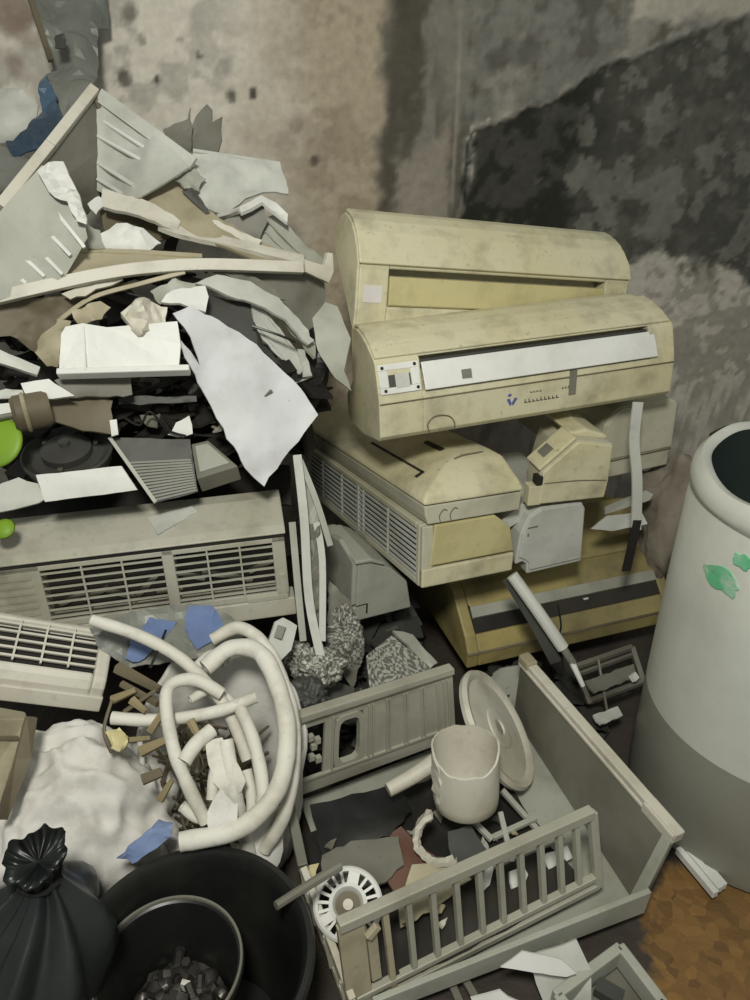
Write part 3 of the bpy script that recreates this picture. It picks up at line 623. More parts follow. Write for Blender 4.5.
# paint smear, hugging the wall
bm = NB(); rg = random.Random(5)
def drumpt(a, z, h=0.0012): return Vector(((0.297+h)*math.cos(a), (0.297+h)*math.sin(a), z))
def patch(bm, a0, z0, ra, rz, seed, n=26):
    c = bm.verts.new(drumpt(a0, z0, 0.0016)); rgn = random.Random(seed); ring_ = []
    for k in range(n):
        th = 2*math.pi*k/n; s = 0.85+0.4*noise.noise(Vector((math.cos(th)*1.6, math.sin(th)*1.6, seed*3.3)))+0.14*rgn.random(); ring_.append(bm.verts.new(drumpt(a0+ra*s*math.cos(th), z0+rz*s*math.sin(th))))
    lo = [bm.verts.new(drumpt(math.atan2(v.co.y, v.co.x), v.co.z, -0.003)) for v in ring_]
    for k in range(n):
        bm.faces.new((c, ring_[k], ring_[(k+1) % n])); bm.faces.new((ring_[k], lo[k], lo[(k+1) % n], ring_[(k+1) % n]))
a_s = R(-142)
PAINT = []
for px, py, ra, rz in ((722, 580, .17, .024), (742, 561, .08, .015)):
    r = ray(px, py); o_ = CAMP-Vector((0.94, 1.315, 0)); A = r.x**2+r.y**2; B = 2*(o_.x*r.x+o_.y*r.y); Cc = o_.x**2+o_.y**2-0.297**2
    s = (-B-math.sqrt(max(0, B*B-4*A*Cc)))/(2*A); q = o_+r*s; PAINT.append((math.atan2(q.y, q.x), q.z, ra, rz))
for i, (a_, z_, ra, rz) in enumerate(PAINT): patch(bm, a_, z_, ra, rz, i)
part('paint_smear', bm, 'green', t, 'green paint smear')
bm = NB(); P = PX([(684, 845, 1.06), (720, 888, 0.985)]); P = [onz(682, 846, 0.03), onz(720, 891, 0.03)]
for k in (-1, 0, 1): bar(bm, P[0]+Vector((0.013*k, 0.009*k, 0.004 if k == 0 else 0)), P[1]+Vector((0.013*k, 0.009*k, 0.004 if k == 0 else 0)), 0.0145, 0.02)
single('cable_duct', 'short white ridged duct on the floor by the drum foot', 'duct', bm, 'white', bevel=0.002)
bm = NB(); tube(bm, [at(712, 436, 1.62), at(730, 428, 1.66), at(760, 424, 1.70), at(790, 424, 1.72)], 0.008, 8); single('dark_cable', 'dark cable lying behind the drum rim', 'cable', bm, 'dark')
# ---------------------------------------------------------------- left pile of broken covers
YM[0] = lambda Y: 1.45+(Y-1.15)*0.85
LP = 'broken plastic covers of the left pile'
# large unit with two grilles
t = thing('air_conditioner', 'large dusty grey air conditioner with two barred grille windows, under the left pile', 'air conditioner', (-0.205, 1.493, 0.445), (-3.6, -1.26, 11.4))
WL = 0.84
back = [(0.05, 0.0), (0.19, 0.0), (0.20, 0.20), (0.15, 0.262), (0.11, 0.262), (0.05, 0.236)]
bm = NB(); prism(bm, back, -WL, 0.0); part('body', bm, 'dust', t, bevel=0.003)
bm = NB(); ribbon(bm, [(0.14, 0.264), (0.10, 0.262), (0.02, 0.227), (0.002, 0.214)], 0.006, -WL-0.003, 0.004); part('front_panel', bm, 'dust', t, bevel=0.003)
fG = lambda u, v, wv: Vector((u, -wv, v))
bm = NB()
for x0, x1 in ((-WL, -0.545), (-0.281, -0.255), (-0.030, 0.0)): box(bm, (x0, 0.0, 0.045), (x1, 0.05, 0.208))
box(bm, (-WL, 0.0, 0.195), (0, 0.05, 0.208)); box(bm, (-WL, 0.0, 0.045), (0, 0.05, 0.062))
part('front_frame', bm, 'dust', t, bevel=0.002)
bm = NB()
for i in range(7): box(bm, (-WL+0.01, -0.002, 0.066+i*0.0185), (-0.565, 0.003, 0.074+i*0.0185))
part('vent_ribs', bm, 'dust', t)
bm = NB(); box(bm, (-WL+.01, 0.042, 0.05), (-0.01, 0.0495, 0.2)); part('recess', bm, 'dark', t, 'dark inside of the grilles')
bm = NB()
rg = random.Random(3)
for i in range(9): bar(bm, (-0.53+0.05*i*1.1, 0.035, 0.07+0.06*rg.random()), (-0.47+0.05*i*1.1, 0.038, 0.07+0.07*rg.random()), 0.012, 0.006, (0, -1, 0))
part('coil_scrap', bm, 'dgrey', t, 'grey scraps behind the bars')
for x0, x1 in ((-0.545, -0.281), (-0.255, -0.030)):
    bm = NB(); grille(bm, x0, x1, 0.062, 0.195, 7, 3, fG, 0.003, 0.004, 0.006); part('grille', bm, 'dust', t)
bm = NB(); prism(bm, [(-0.012, 0.0), (0.05, -0.002), (0.05, 0.044), (-0.004, 0.044)], -WL, 0.012); part('lower_lip', bm, 'dust', t, bevel=0.003)
bm = NB(); box(bm, (-0.02, -0.004, 0.05), (-0.006, 0.01, 0.11)); box(bm, (-0.10, -0.006, 0.045), (-0.004, 0.004, 0.055)); part('latch', bm, 'dust', t)
bm = NB(); box(bm, (-WL, -0.001, 0.209), (0.0, 0.04, 0.214)); part('seam', bm, 'dark', t)

# folded ribbed cover at the top
t = thing('ribbed_cover', 'grey ribbed plastic cover folded like an open book at the top of the left pile', 'cover', at(98, 200, 1.72), (0, 0, 0), LP); bs = t.location
bm = NB(); n = sheetmesh(bm, PX([(95, 92, 1.76), (99, 150, 1.74), (98, 200, 1.72), (86, 215, 1.68), (62, 178, 1.60), (44, 168, 1.56), (12, 205, 1.46), (2, 208, 1.44)]), thick=0.006, amp=0.004, jag=0.001, seed=1); lb(bm); part('left_wing', bm, 'dgrey', t)  # darker grey puts the shading of this wing into its colour
bm = NB(); P = PX([(94, 90, 1.75), (50, 146, 1.58), (0, 208, 1.42)]); bar(bm, P[0], P[1], 0.022, 0.03, (.5, -.6, .6)); bar(bm, P[1], P[2], 0.022, 0.03, (.5, -.6, .6)); lb(bm); part('rim', bm, 'bone', t, bevel=0.002)
PW = [(98, 97, 1.76), (112, 103, 1.76), (155, 130, 1.72), (194, 165, 1.68), (170, 182, 1.62), (140, 199, 1.60), (112, 199, 1.66), (99, 192, 1.71)]
bm = NB(); n = sheetmesh(bm, PX(PW), thick=0.006, amp=0.006, jag=0.001, seed=2)
if n.dot(CAMP-at(98, 97, 1.76)) < 0: n = -n
for a_, b_ in (((104, 122, 1.75), (176, 168, 1.67)), ((99, 137, 1.74), (162, 172, 1.65)), ((98, 163, 1.73), (134, 186, 1.63)), ((99, 180, 1.71), (124, 195, 1.64))):
    pass
A, B = PX([(100, 96, 1.76), (194, 165, 1.68)]); bar(bm, A+n*0.004, B+n*0.004, 0.030, 0.010, n)
lb(bm); part('right_wing', bm, 'lgrey', t, smooth=45)
for a_, b_ in (((104, 122, 1.75), (176, 168, 1.67)), ((99, 137, 1.74), (162, 172, 1.65)), ((98, 163, 1.73), (134, 186, 1.63)), ((99, 180, 1.71), (124, 195, 1.64))):
    bm = NB(); P = [at(a_[0]+(b_[0]-a_[0])*k/6, a_[1]+(b_[1]-a_[1])*k/6, a_[2]+(b_[2]-a_[2])*k/6)+n*0.004 for k in range(7)]; tube(bm, P, 0.0055, 6, 2); lb(bm); part('rib', bm, 'white', t, 'raised rib, coloured paler for the light it catches')  # white colour stands for the light caught by the ribs
bm = NB(); tube(bm, PX([(92, 88, 1.75), (96, 100, 1.75), (99, 108, 1.75)]), 0.008, 6, 4); lb(bm); part('clip', bm, 'brown', t)

# big slotted grey sheet at the left with a crumpled corner
t = thing('slotted_cover', 'pale grey slotted sheet with a crumpled white corner at the left edge of the pile', 'cover', at(40, 298, 1.38), (0, 0, 0), LP); bs = t.location
bm = NB(); n = sheetmesh(bm, PX([(-30, 240, 1.34), (0, 212, 1.37), (42, 166, 1.44), (62, 172, 1.45), (84, 222, 1.42), (88, 238, 1.40), (66, 276, 1.36), (52, 284, 1.35), (0, 300, 1.30), (-30, 305, 1.28)]), thick=0.005, amp=0.005, jag=0.001, seed=3, maxlen=0.06)
if n.dot(CAMP-at(40, 240, 1.38)) < 0: n = -n
for a_, b_ in (((57, 213, 1.41), (85, 248, 1.385)), ((45, 229, 1.395), (71, 256, 1.37)), ((40, 251, 1.375), (63, 275, 1.35)), ((23, 256, 1.36), (45, 277, 1.345)), ((12, 271, 1.345), (27, 284, 1.335))):
    pass
lb(bm); part('sheet', bm, 'grey', t, smooth=60)
for a_, b_ in (((57, 213, 1.41), (85, 248, 1.385)), ((45, 229, 1.395), (71, 256, 1.37)), ((40, 251, 1.375), (63, 275, 1.35)), ((23, 256, 1.36), (45, 277, 1.345)), ((12, 271, 1.345), (27, 284, 1.335))):
    bm = NB(); A, B = PX([a_, b_]); bar(bm, A+n*0.004, B+n*0.004, 0.007, 0.008, n); lb(bm); part('slot_rib', bm, 'white', t, 'slot edge, coloured white for light passing the slot')  # white colour stands for light coming through the slots
bm = NB(); sheetmesh(bm, PX([(40, 172, 1.42), (50, 163, 1.42), (63, 162, 1.43), (78, 190, 1.41), (87, 215, 1.40), (86, 225, 1.39), (78, 222, 1.39), (68, 202, 1.40), (55, 198, 1.40), (46, 186, 1.41)]), thick=0.006, amp=0.016, freq=26, jag=0.004, seed=4, maxlen=0.02); lb(bm); part('crumpled_corner', bm, 'white', t, 'crumpled white corner')

sh = lambda lab, pts, m, name='plastic_shard', cat='shard', **k: sheet(name, lab, cat, pts, m, group=LP, **k)
sh('dull grey torn shard by the wall, left of the jagged pair behind the pile', [(163, 132, 1.86), (188, 121, 1.88), (191, 109, 1.90), (193, 135, 1.86), (190, 160, 1.82), (172, 152, 1.80)], 'dgrey', thick=0.005, amp=0.006, seed=5)
sh('grey-brown torn shard by the wall, right of the jagged pair behind the pile', [(190, 136, 1.88), (196, 117, 1.90), (206, 104, 1.92), (213, 110, 1.91), (213, 124, 1.90), (222, 118, 1.90), (222, 142, 1.87), (214, 162, 1.84), (192, 160, 1.84)], 'dgrey', thick=0.005, amp=0.010, seed=6)
sh('crumpled pale grey cover lying at the top right of the pile', [(193, 151, 1.78), (230, 158, 1.80), (279, 164, 1.83), (284, 180, 1.79), (288, 197, 1.75), (262, 196, 1.74), (245, 202, 1.72), (222, 214, 1.68), (208, 212, 1.67), (196, 190, 1.69), (188, 172, 1.72)], 'lgrey', name='crumpled_cover', cat='cover', thick=0.006, amp=0.022, freq=16, jag=0.003, seed=7, maxlen=0.025, edges=((0, 2),), edgew=0.008)
sh('narrow cream rib of plastic crossing under the folded cover', [(103, 193, 1.62), (148, 203, 1.61), (182, 224, 1.59), (176, 233, 1.56), (150, 222, 1.57), (104, 208, 1.58)], 'bone', thick=0.010, amp=0.004, seed=8)
sh('olive-cream slanted panel below the crumpled grey cover', [(140, 198, 1.66), (176, 180, 1.70), (204, 212, 1.66), (258, 242, 1.64), (300, 263, 1.62), (252, 262, 1.56), (196, 236, 1.56), (160, 214, 1.60)], 'tan', thick=0.006, amp=0.005, seed=9)
sh('tent-like off-white shard with a dark underside at the right shoulder of the pile', [(217, 217, 1.66), (240, 210, 1.68), (262, 199, 1.71), (276, 206, 1.71), (288, 217, 1.70), (288, 225, 1.70), (272, 214, 1.69), (262, 206, 1.68), (242, 216, 1.65), (238, 212, 1.65)], 'white', thick=0.010, amp=0.003, jag=0.003, seed=10)
sh('dark panel standing for the shaded inside of the tent-like shard', [(222, 220, 1.68), (262, 205, 1.72), (268, 222, 1.70), (258, 244, 1.67)], 'dgrey', thick=0.006, seed=11)  # dark sheet coloured as the shade inside the tent
sh('grey ribbed panel sloping down to the top air conditioner', [(264, 220, 1.74), (276, 214, 1.75), (300, 240, 1.75), (328, 264, 1.75), (318, 268, 1.71), (296, 258, 1.70), (261, 246, 1.69)], 'grey', ribs=(((268, 222, 1.725), (304, 258, 1.705)), ((265, 232, 1.71), (290, 256, 1.70))), thick=0.005, amp=0.002, seed=12)
sh('cream strip panel lying uppermost of the two long strips', [(158, 231, 1.58), (170, 226, 1.59), (228, 241, 1.60), (303, 259, 1.62), (304, 268, 1.60), (240, 252, 1.57), (176, 238, 1.55)], 'bone', name='edging_strip', cat='strip', thick=0.012, amp=0.001, jag=0.001, seed=13)
sh('grey-brown panel right of centre under the long strips', [(226, 262, 1.60), (300, 262, 1.64), (324, 282, 1.68), (324, 312, 1.66), (313, 334, 1.62), (290, 318, 1.60), (262, 290, 1.58)], 'dgrey', thick=0.006, amp=0.004, seed=14)  # one even dull grey
t = beam('edging_strip', 'long bowed cream strip crossing the whole left pile', 'strip', [(-20, 302, 1.30), (40, 288, 1.34), (100, 275, 1.39), (150, 268, 1.44), (210, 265, 1.50), (303, 268, 1.58)], 'bone', 0.026, 0.020, (0, 0.5, 1), LP)
sh('small white end bracket where the long strips meet the top air conditioner', [(302, 260, 1.60), (322, 266, 1.63), (325, 253, 1.66), (330, 254, 1.66), (331, 272, 1.65), (326, 283, 1.63), (303, 272, 1.59)], 'bone', name='bracket', cat='bracket', thick=0.012, amp=0.001, jag=0.001, seed=15)
sh('cream edged brown box cover lying open over the long bowed strip', [(76, 252, 1.46), (140, 254, 1.50), (202, 258, 1.54), (200, 264, 1.53), (150, 268, 1.44), (66, 282, 1.37), (68, 274, 1.39)], 'tan', name='box_cover', cat='cover', thick=0.005, amp=0.003, seed=16, edges=((0, 1), (1, 2)), edgew=0.014)
sh('crumpled off-white scrap above the brown box cover', [(102, 236, 1.52), (116, 226, 1.54), (136, 229, 1.55), (150, 238, 1.56), (160, 246, 1.57), (150, 252, 1.52), (104, 250, 1.49)], 'white', thick=0.006, amp=0.018, freq=22, maxlen=0.02, seed=17)
sh('dull shard leaning between the folded cover and the brown box cover', [(86, 225, 1.50), (100, 232, 1.52), (104, 250, 1.48), (88, 250, 1.46)], 'grey', thick=0.005, amp=0.006, seed=18)
sh('brown panel standing for the dark cavity behind the cream rib', [(98, 205, 1.66), (112, 199, 1.68), (165, 228, 1.66), (180, 232, 1.66), (160, 242, 1.62), (105, 232, 1.60)], 'brown', thick=0.005, seed=19)  # brown sheet coloured as the shade of the gap
sh('brown crumpled sheeting hanging under the long bowed strip at the left', [(-20, 306, 1.34), (45, 296, 1.37), (108, 284, 1.42), (140, 281, 1.46), (100, 296, 1.42), (62, 318, 1.38), (52, 345, 1.34), (36, 352, 1.33), (12, 336, 1.33), (-20, 338, 1.30)], 'brown', name='plastic_sheeting', cat='sheeting', thick=0.005, amp=0.022, freq=14, maxlen=0.02, seed=20)
sh('tan folded film under the brown sheeting', [(35, 340, 1.31), (60, 320, 1.34), (72, 322, 1.34), (62, 340, 1.31), (60, 368, 1.28), (46, 366, 1.28), (36, 354, 1.29)], 'tan', thick=0.004, amp=0.018, freq=20, maxlen=0.02, seed=21)
# thin bowed brown edge
beam('thin_strip', 'thin brown edge strip bowed beneath the long cream strip', 'strip', [(58, 322, 1.36), (92, 298, 1.39), (140, 284, 1.43), (185, 272, 1.47)], 'tan', 0.010, 0.008, (0, .5, 1))

# white box panel
t = thing('white_cover', 'clean white cover piece with a returned lower lip, centre of the left pile', 'cover', at(120, 376, 1.24), (0, 0, 0), LP); bs = t.location
bm = NB(); sheetmesh(bm, PX([(62, 334, 1.28), (66, 327, 1.29), (84, 324, 1.30), (108, 328, 1.30), (178, 322, 1.33), (181, 345, 1.31), (179, 370, 1.28), (60, 374, 1.24)]), thick=0.008, amp=0.003, jag=0.001, seed=22); lb(bm); part('face', bm, 'white', t)
bm = NB(); A, B = PX([(58, 374, 1.235), (190, 370, 1.28)]); bar(bm, A, B, 0.03, 0.014, (0, .7, .7)); lb(bm); part('lip', bm, 'white', t, bevel=0.003)
bm = NB(); A, B = PX([(84, 326, 1.292), (86, 370, 1.236)]); bar(bm, A, B, 0.004, 0.010, (0, -1, .5)); lb(bm); part('crease', bm, 'white', t)
sh('crumpled yellowed foam scrap sitting on the white cover', [(121, 318, 1.32), (140, 302, 1.36), (156, 306, 1.37), (167, 312, 1.37), (166, 328, 1.33), (150, 334, 1.31), (138, 340, 1.30), (128, 326, 1.31)], 'bone', name='foam_scrap', cat='foam', thick=0.02, amp=0.03, freq=30, maxlen=0.014, seed=23)
sh('small bright white shard above the big torn panel', [(160, 304, 1.38), (172, 292, 1.41), (205, 288, 1.44), (208, 300, 1.42), (206, 313, 1.40), (180, 306, 1.38)], 'white', thick=0.008, amp=0.004, seed=24)
sh('small crumpled grey shard where the folded cover meets the crumpled grey cover', [(174, 180, 1.66), (192, 166, 1.70), (206, 178, 1.70), (198, 192, 1.67), (184, 190, 1.65)], 'grey', thick=0.005, amp=0.014, freq=24, maxlen=0.015, seed=110)
sh('thin dark strap lying over the olive-cream panel', [(182, 192, 1.66), (187, 190, 1.665), (210, 213, 1.645), (206, 215, 1.64)], 'slate', thick=0.004, amp=0.001, jag=0.001, seed=111)
sh('pale sliver under the brown box cover at the left', [(62, 294, 1.36), (118, 278, 1.42), (124, 281, 1.42), (70, 300, 1.355)], 'bone', thick=0.006, amp=0.003, seed=112)
sh('tan broken flap above the white cover at its left end', [(72, 312, 1.34), (100, 302, 1.38), (112, 308, 1.38), (96, 322, 1.34), (76, 324, 1.33)], 'tan', thick=0.005, amp=0.012, freq=22, maxlen=0.015, seed=113)
sh('grey torn flap hanging behind the foam scrap', [(150, 292, 1.42), (172, 280, 1.46), (204, 284, 1.48), (176, 296, 1.44), (160, 306, 1.40)], 'grey', thick=0.005, amp=0.010, freq=20, maxlen=0.015, seed=114)
sh('pale torn flap below the right end of the long bowed strip', [(214, 272, 1.53), (246, 274, 1.56), (270, 286, 1.57), (284, 302, 1.56), (262, 296, 1.545), (236, 282, 1.53)], 'dgrey', thick=0.005, amp=0.010, freq=18, maxlen=0.02, seed=115)
sh('narrow pale splinter at the lower right edge of the ribbed shard', [(296, 348, 1.53), (304, 350, 1.54), (312, 376, 1.52), (304, 378, 1.51)], 'lgrey', thick=0.006, amp=0.003, seed=116)
sh('cream splinter lying across the olive-cream panel', [(206, 218, 1.64), (232, 228, 1.63), (262, 243, 1.62), (258, 248, 1.61), (226, 236, 1.615)], 'bone', thick=0.006, amp=0.003, seed=117)
sh('small white chip wedged left of the cream rib', [(86, 205, 1.60), (100, 196, 1.63), (106, 206, 1.61), (96, 216, 1.59)], 'white', thick=0.006, amp=0.006, maxlen=.015, seed=118)
# big torn white panel
sh('big pale torn plastic panel hanging point down in front of the pile', [(172, 314, 1.36), (190, 308, 1.38), (218, 321, 1.40), (238, 334, 1.41), (256, 345, 1.41), (286, 374, 1.39), (300, 388, 1.38), (316, 414, 1.35), (303, 434, 1.31), (290, 450, 1.28), (262, 486, 1.22), (246, 468, 1.23), (228, 440, 1.25), (205, 395, 1.28), (178, 345, 1.32), (178, 338, 1.33), (201, 366, 1.325), (184, 328, 1.345)], 'pale', name='torn_panel', cat='panel', thick=0.006, amp=0.006, freq=9, jag=0.007, seed=25)
sh('curved pale grey shard arching over the big torn panel', [(196, 284, 1.46), (216, 276, 1.49), (248, 284, 1.52), (277, 299, 1.54), (298, 320, 1.54), (313, 342, 1.52), (306, 346, 1.50), (284, 322, 1.50), (262, 308, 1.49), (236, 300, 1.47)], 'lgrey', thick=0.008, amp=0.005, seed=26)
sh('ribbed grey shard behind the right edge of the big torn panel', [(250, 304, 1.52), (268, 316, 1.54), (306, 366, 1.53), (298, 376, 1.51), (280, 360, 1.50), (262, 340, 1.50), (254, 328, 1.50)], 'lgrey', ribs=(((254, 310, 1.52), (300, 368, 1.52)), ((262, 310, 1.53), (305, 364, 1.53)), ((256, 324, 1.505), (290, 366, 1.505))), thick=0.006, amp=0.004, seed=27)
sh('thin grey curved rim shard nearest the second air conditioner', [(268, 306, 1.55), (284, 316, 1.56), (314, 346, 1.55), (312, 360, 1.52), (300, 342, 1.52)], 'grey', thick=0.008, amp=0.003, seed=28)
sh('small white spike of plastic pointing right below the ribbed shard', [(282, 380, 1.52), (300, 370, 1.54), (313, 378, 1.54), (296, 384, 1.51)], 'white', thick=0.006, amp=0.002, seed=29)
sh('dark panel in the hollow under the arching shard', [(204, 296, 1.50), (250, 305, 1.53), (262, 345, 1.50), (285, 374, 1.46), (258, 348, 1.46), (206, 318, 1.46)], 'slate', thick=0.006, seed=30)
t = beam('curved_hose', 'black rubber hose between the pile and the second air conditioner', 'hose', [(310, 330, 1.62), (322, 350, 1.60), (320, 380, 1.55), (306, 410, 1.50), (300, 432, 1.46)], 'black', 0.03, 0.03)

# under the white cover: dim mixed scrap
sh('grey flat strip at the left edge of the pile below the brown sheeting', [(-10, 350, 1.22), (0, 352, 1.22), (40, 369, 1.24), (37, 377, 1.22), (-10, 362, 1.20)], 'lgrey', name='edging_strip', cat='strip', thick=0.014, amp=0.001, jag=0.001, seed=31)
sh('dull grey panel directly below the lip of the white cover', [(54, 380, 1.28), (130, 375, 1.33), (132, 397, 1.29), (70, 398, 1.26)], 'dgrey', thick=0.008, amp=0.002, seed=32)
sh('white broken scrap left of the dull grey panel', [(22, 385, 1.22), (50, 381, 1.24), (74, 398, 1.22), (30, 400, 1.20)], 'white', thick=0.008, amp=0.005, seed=33)
sh('short white scrap at the left edge above the green disc', [(-10, 391, 1.20), (22, 390, 1.22), (26, 398, 1.21), (-10, 400, 1.19)], 'lgrey', thick=0.008, amp=0.002, seed=34)
sh('white bracket with a small hole at the left edge behind the motor', [(-10, 406, 1.20), (12, 404, 1.21), (14, 424, 1.18), (-10, 426, 1.17)], 'white', thick=0.006, amp=0.001, seed=35)
sh('brown metal plate leaning beside the small motor', [(42, 398, 1.27), (84, 394, 1.30), (112, 402, 1.30), (112, 436, 1.24), (72, 428, 1.22), (44, 420, 1.22)], 'brown', thick=0.006, amp=0.003, seed=36)
t = thing('fan_motor', 'small brown cylindrical motor at the left edge of the pile', 'motor', at(28, 412, 1.19)); bs = t.location
mtx = basis(at(28, 412, 1.19), (0.2, -0.5, 0.85), (-0.9, -0.4, -0.1))
bm = NB(); lathe(bm, [(0.0, -0.04), (0.034, -0.045), (0.039, -0.035), (0.039, 0.022), (0.032, 0.03), (0.0, 0.03)], 24, mtx); lb(bm); part('housing', bm, 'brown', t, smooth=35)
bm = NB(); lathe(bm, [(0.041, 0.0), (0.043, 0.003), (0.041, 0.008), (0.03, 0.008), (0.03, 0.0), (0.041, 0.0)], 24, mtx); lb(bm); part('band', bm, 'tan', t)
bm = NB(); lathe(bm, [(0.0, 0.06), (0.006, 0.06), (0.006, 0.03), (0.0, 0.03)], 12, mtx); lb(bm); part('shaft', bm, 'metal', t)
# green disc and dark pan
c0 = at(-4, 442, 1.14); mtx = basis(c0, (1, 0, 0.1), (0.1, -0.75, 0.65))
bm = NB(); lathe(bm, [(0.0, 0.004), (0.045, 0.004), (0.053, 0.001), (0.056, -0.003), (0.05, -0.008), (0.0, -0.008)], 36, mtx); single('green_disc', 'bright lime green plastic disc at the left edge', 'disc', bm, 'lime', smooth=True)
c0 = at(4, 529, 1.08); mtx = basis(c0, (1, 0, 0), (0, -0.6, 0.8))
bm = NB(); lathe(bm, [(0.0, 0.01), (0.012, 0.009), (0.022, 0.004), (0.024, 0.0), (0.0, -0.004)], 24, mtx); single('green_pebble', 'small lime green plastic knob on top of the large grilled unit', 'knob', bm, 'lime', smooth=True)
c0 = at(68, 455, 1.27); mtx = basis(c0, (1, 0.1, 0), (0.05, -0.25, 1))
t = thing('fan_pan', 'dark grey round fan housing lying in the pile beside the green disc', 'fan housing', c0)
bs = t.location
bm = NB(); lathe(bm, [(0.0, -0.03), (0.08, -0.03), (0.092, -0.02), (0.098, 0.0), (0.10, 0.01), (0.095, 0.014), (0.088, 0.007), (0.078, 0.0), (0.05, 0.004), (0.0, 0.006)], 40, mtx); lb(bm); part('pan', bm, 'slate', t, smooth=35)
bm = NB(); lathe(bm, [(0.055, 0.004), (0.055, 0.02), (0.035, 0.03), (0.012, 0.03), (0.012, 0.04), (0.0, 0.04)], 32, mtx); lb(bm); part('hub', bm, 'slate', t, smooth=35)
for k in range(3):
    bm = NB(); lathe(bm, [(0, 0.006), (0.006, 0.005), (0.006, 0.0)], 10, mtx @ Matrix.Translation((0.065*math.cos(k*2.1+.5), 0.065*math.sin(k*2.1+.5), 0.008))); lb(bm); part('screw', bm, 'metal', t)
t = thing('white_plate', 'flat white plate with one round hole lying below the dark fan housing', 'plate', at(90, 490, 1.16)); bs = t.location
bm = NB(); sheetmesh(bm, PX([(37, 475, 1.13), (60, 473, 1.135), (122, 466, 1.15), (138, 490, 1.12), (46, 502, 1.10)]), thick=0.006, amp=0.001, jag=0.001, seed=37); lb(bm); part('plate', bm, 'white', t)
bm = NB(); m4 = basis(at(126, 484, 1.125), (1, 0, 0), (0, -.55, .8)); lathe(bm, [(0, 0.001), (0.0065, 0.001), (0.0065, -0.006)], 14, m4); lb(bm); part('hole', bm, 'dark', t, 'dark round hole')
sh('ribbed off-white corner piece at the left edge below the fan housing', [(-12, 492, 1.14), (18, 478, 1.18), (38, 484, 1.18), (44, 500, 1.15), (40, 504, 1.14), (-12, 516, 1.10)], 'lgrey', ribs=(((-10, 500, 1.13), (42, 494, 1.16)), ((-10, 508, 1.12), (42, 500, 1.15))), thick=0.006, amp=0.003, seed=38)
t = thing('finned_plate', 'dark finned grille plate jutting out under the big torn panel', 'plate', at(156, 503, 1.18), (0, 0, 0), LP); bs = t.location
Q4 = PX([(110, 438, 1.27), (190, 440, 1.30), (198, 492, 1.22), (156, 503, 1.18)]); nq = (Q4[1]-Q4[0]).cross(Q4[3]-Q4[0]).normalized(); nq = nq if nq.dot(CAMP-Q4[0]) > 0 else -nq
bm = NB(); sheetmesh(bm, Q4, thick=0.006, amp=0.001, jag=0.002, seed=39); lb(bm); part('plate', bm, 'slate', t)
for k in range(13):
    u = 0.40+0.57*k/12; A = Q4[0].lerp(Q4[3], u); B = Q4[1].lerp(Q4[2], u); bm = NB(); P = [A.lerp(B, .03), A.lerp(B, 0.5), A.lerp(B, .97)]
    bar(bm, P[0]+nq*0.004, P[2]+nq*0.004, 0.0045, 0.012, nq); lb(bm); part('fin', bm, 'dgrey', t, 'lighter grey fin')
bm = NB(); bar(bm, Q4[0]+nq*.004, Q4[3]+nq*.004, 0.008, 0.012, nq); lb(bm); part('edge', bm, 'grey', t, 'paler left edge')
t = thing('terminal_box', 'small dark grey box with a lighter lid under the big torn panel', 'box', at(215, 478, 1.28)); bs = t.location
P = PX([(191, 444, 1.33), (208, 440, 1.36), (238, 466, 1.31), (197, 479, 1.26)]); dn = Vector((0.0, 0.03, -0.05))
bm = NB(); hexa(bm, [p+dn for p in P]+P); lb(bm); part('case', bm, 'dgrey', t, bevel=0.003)
bm = NB(); hexa(bm, [p.lerp(sum(P, Vector())/4, 0.25)+dn*0.2 for p in P]+[p.lerp(sum(P, Vector())/4, 0.25)-dn*0.12 for p in P]); lb(bm); part('lid', bm, 'grey', t, bevel=0.003)
sh('white tab standing left of the finned plate', [(110, 421, 1.26), (117, 420, 1.265), (119, 435, 1.24), (112, 437, 1.235)], 'white', thick=0.006, amp=0.0005, jag=0.001, seed=40)
sh('white broken corner scrap beside the small dark box', [(168, 436, 1.32), (176, 424, 1.34), (190, 416, 1.36), (193, 434, 1.33), (184, 438, 1.32)], 'white', thick=0.006, amp=0.004, seed=41)
sh('narrow grey cross strip in the dark hollow below the white cover', [(118, 398, 1.34), (196, 396, 1.38), (197, 403, 1.37), (120, 405, 1.33)], 'slate', name='edging_strip', cat='strip', thick=0.006, amp=0.001, seed=42)
YM[0] = lambda Y: Y
sh('short ribbed grey scrap lying on top of the large grilled unit', [(148, 519, 1.525), (192, 508, 1.56), (198, 513, 1.55), (158, 536, 1.475)], 'lgrey', ribs=(((152, 524, 1.508), (194, 511, 1.55)), ((155, 530, 1.49), (196, 513, 1.545))), thick=0.006, amp=0.001, jag=0.001, seed=43)
YM[0] = lambda Y: 1.45+(Y-1.15)*0.85
sh('long dark board lying behind the top edge of the large grilled unit', [(-20, 506, 1.52), (45, 496, 1.54), (155, 482, 1.57), (290, 466, 1.60), (292, 506, 1.50), (190, 514, 1.47), (40, 540, 1.40), (-20, 550, 1.38)], 'dark', name='dark_board', cat='board', thick=0.01, amp=0.003, seed=44)
# tangle of thin dark wires in the hollow
for i, (lab, pts) in enumerate([('thin black wire looping in the hollow below the white cover', [(125, 418, 1.30), (140, 425, 1.29), (150, 412, 1.30), (168, 430, 1.30), (186, 436, 1.31)]),
      ('thin black rod slanting across the hollow behind the foam scrap', [(108, 288, 1.44), (150, 300, 1.43), (186, 316, 1.41)]),
      ('thin black rod crossing the ribbed grey shard', [(252, 326, 1.46), (276, 334, 1.46), (296, 342, 1.47)])]):
    bm = NB(); tube(bm, PX(pts), 0.003, 6); single('black_wire' if i == 0 else 'black_rod', lab, 'wire' if i == 0 else 'rod', bm, 'black')

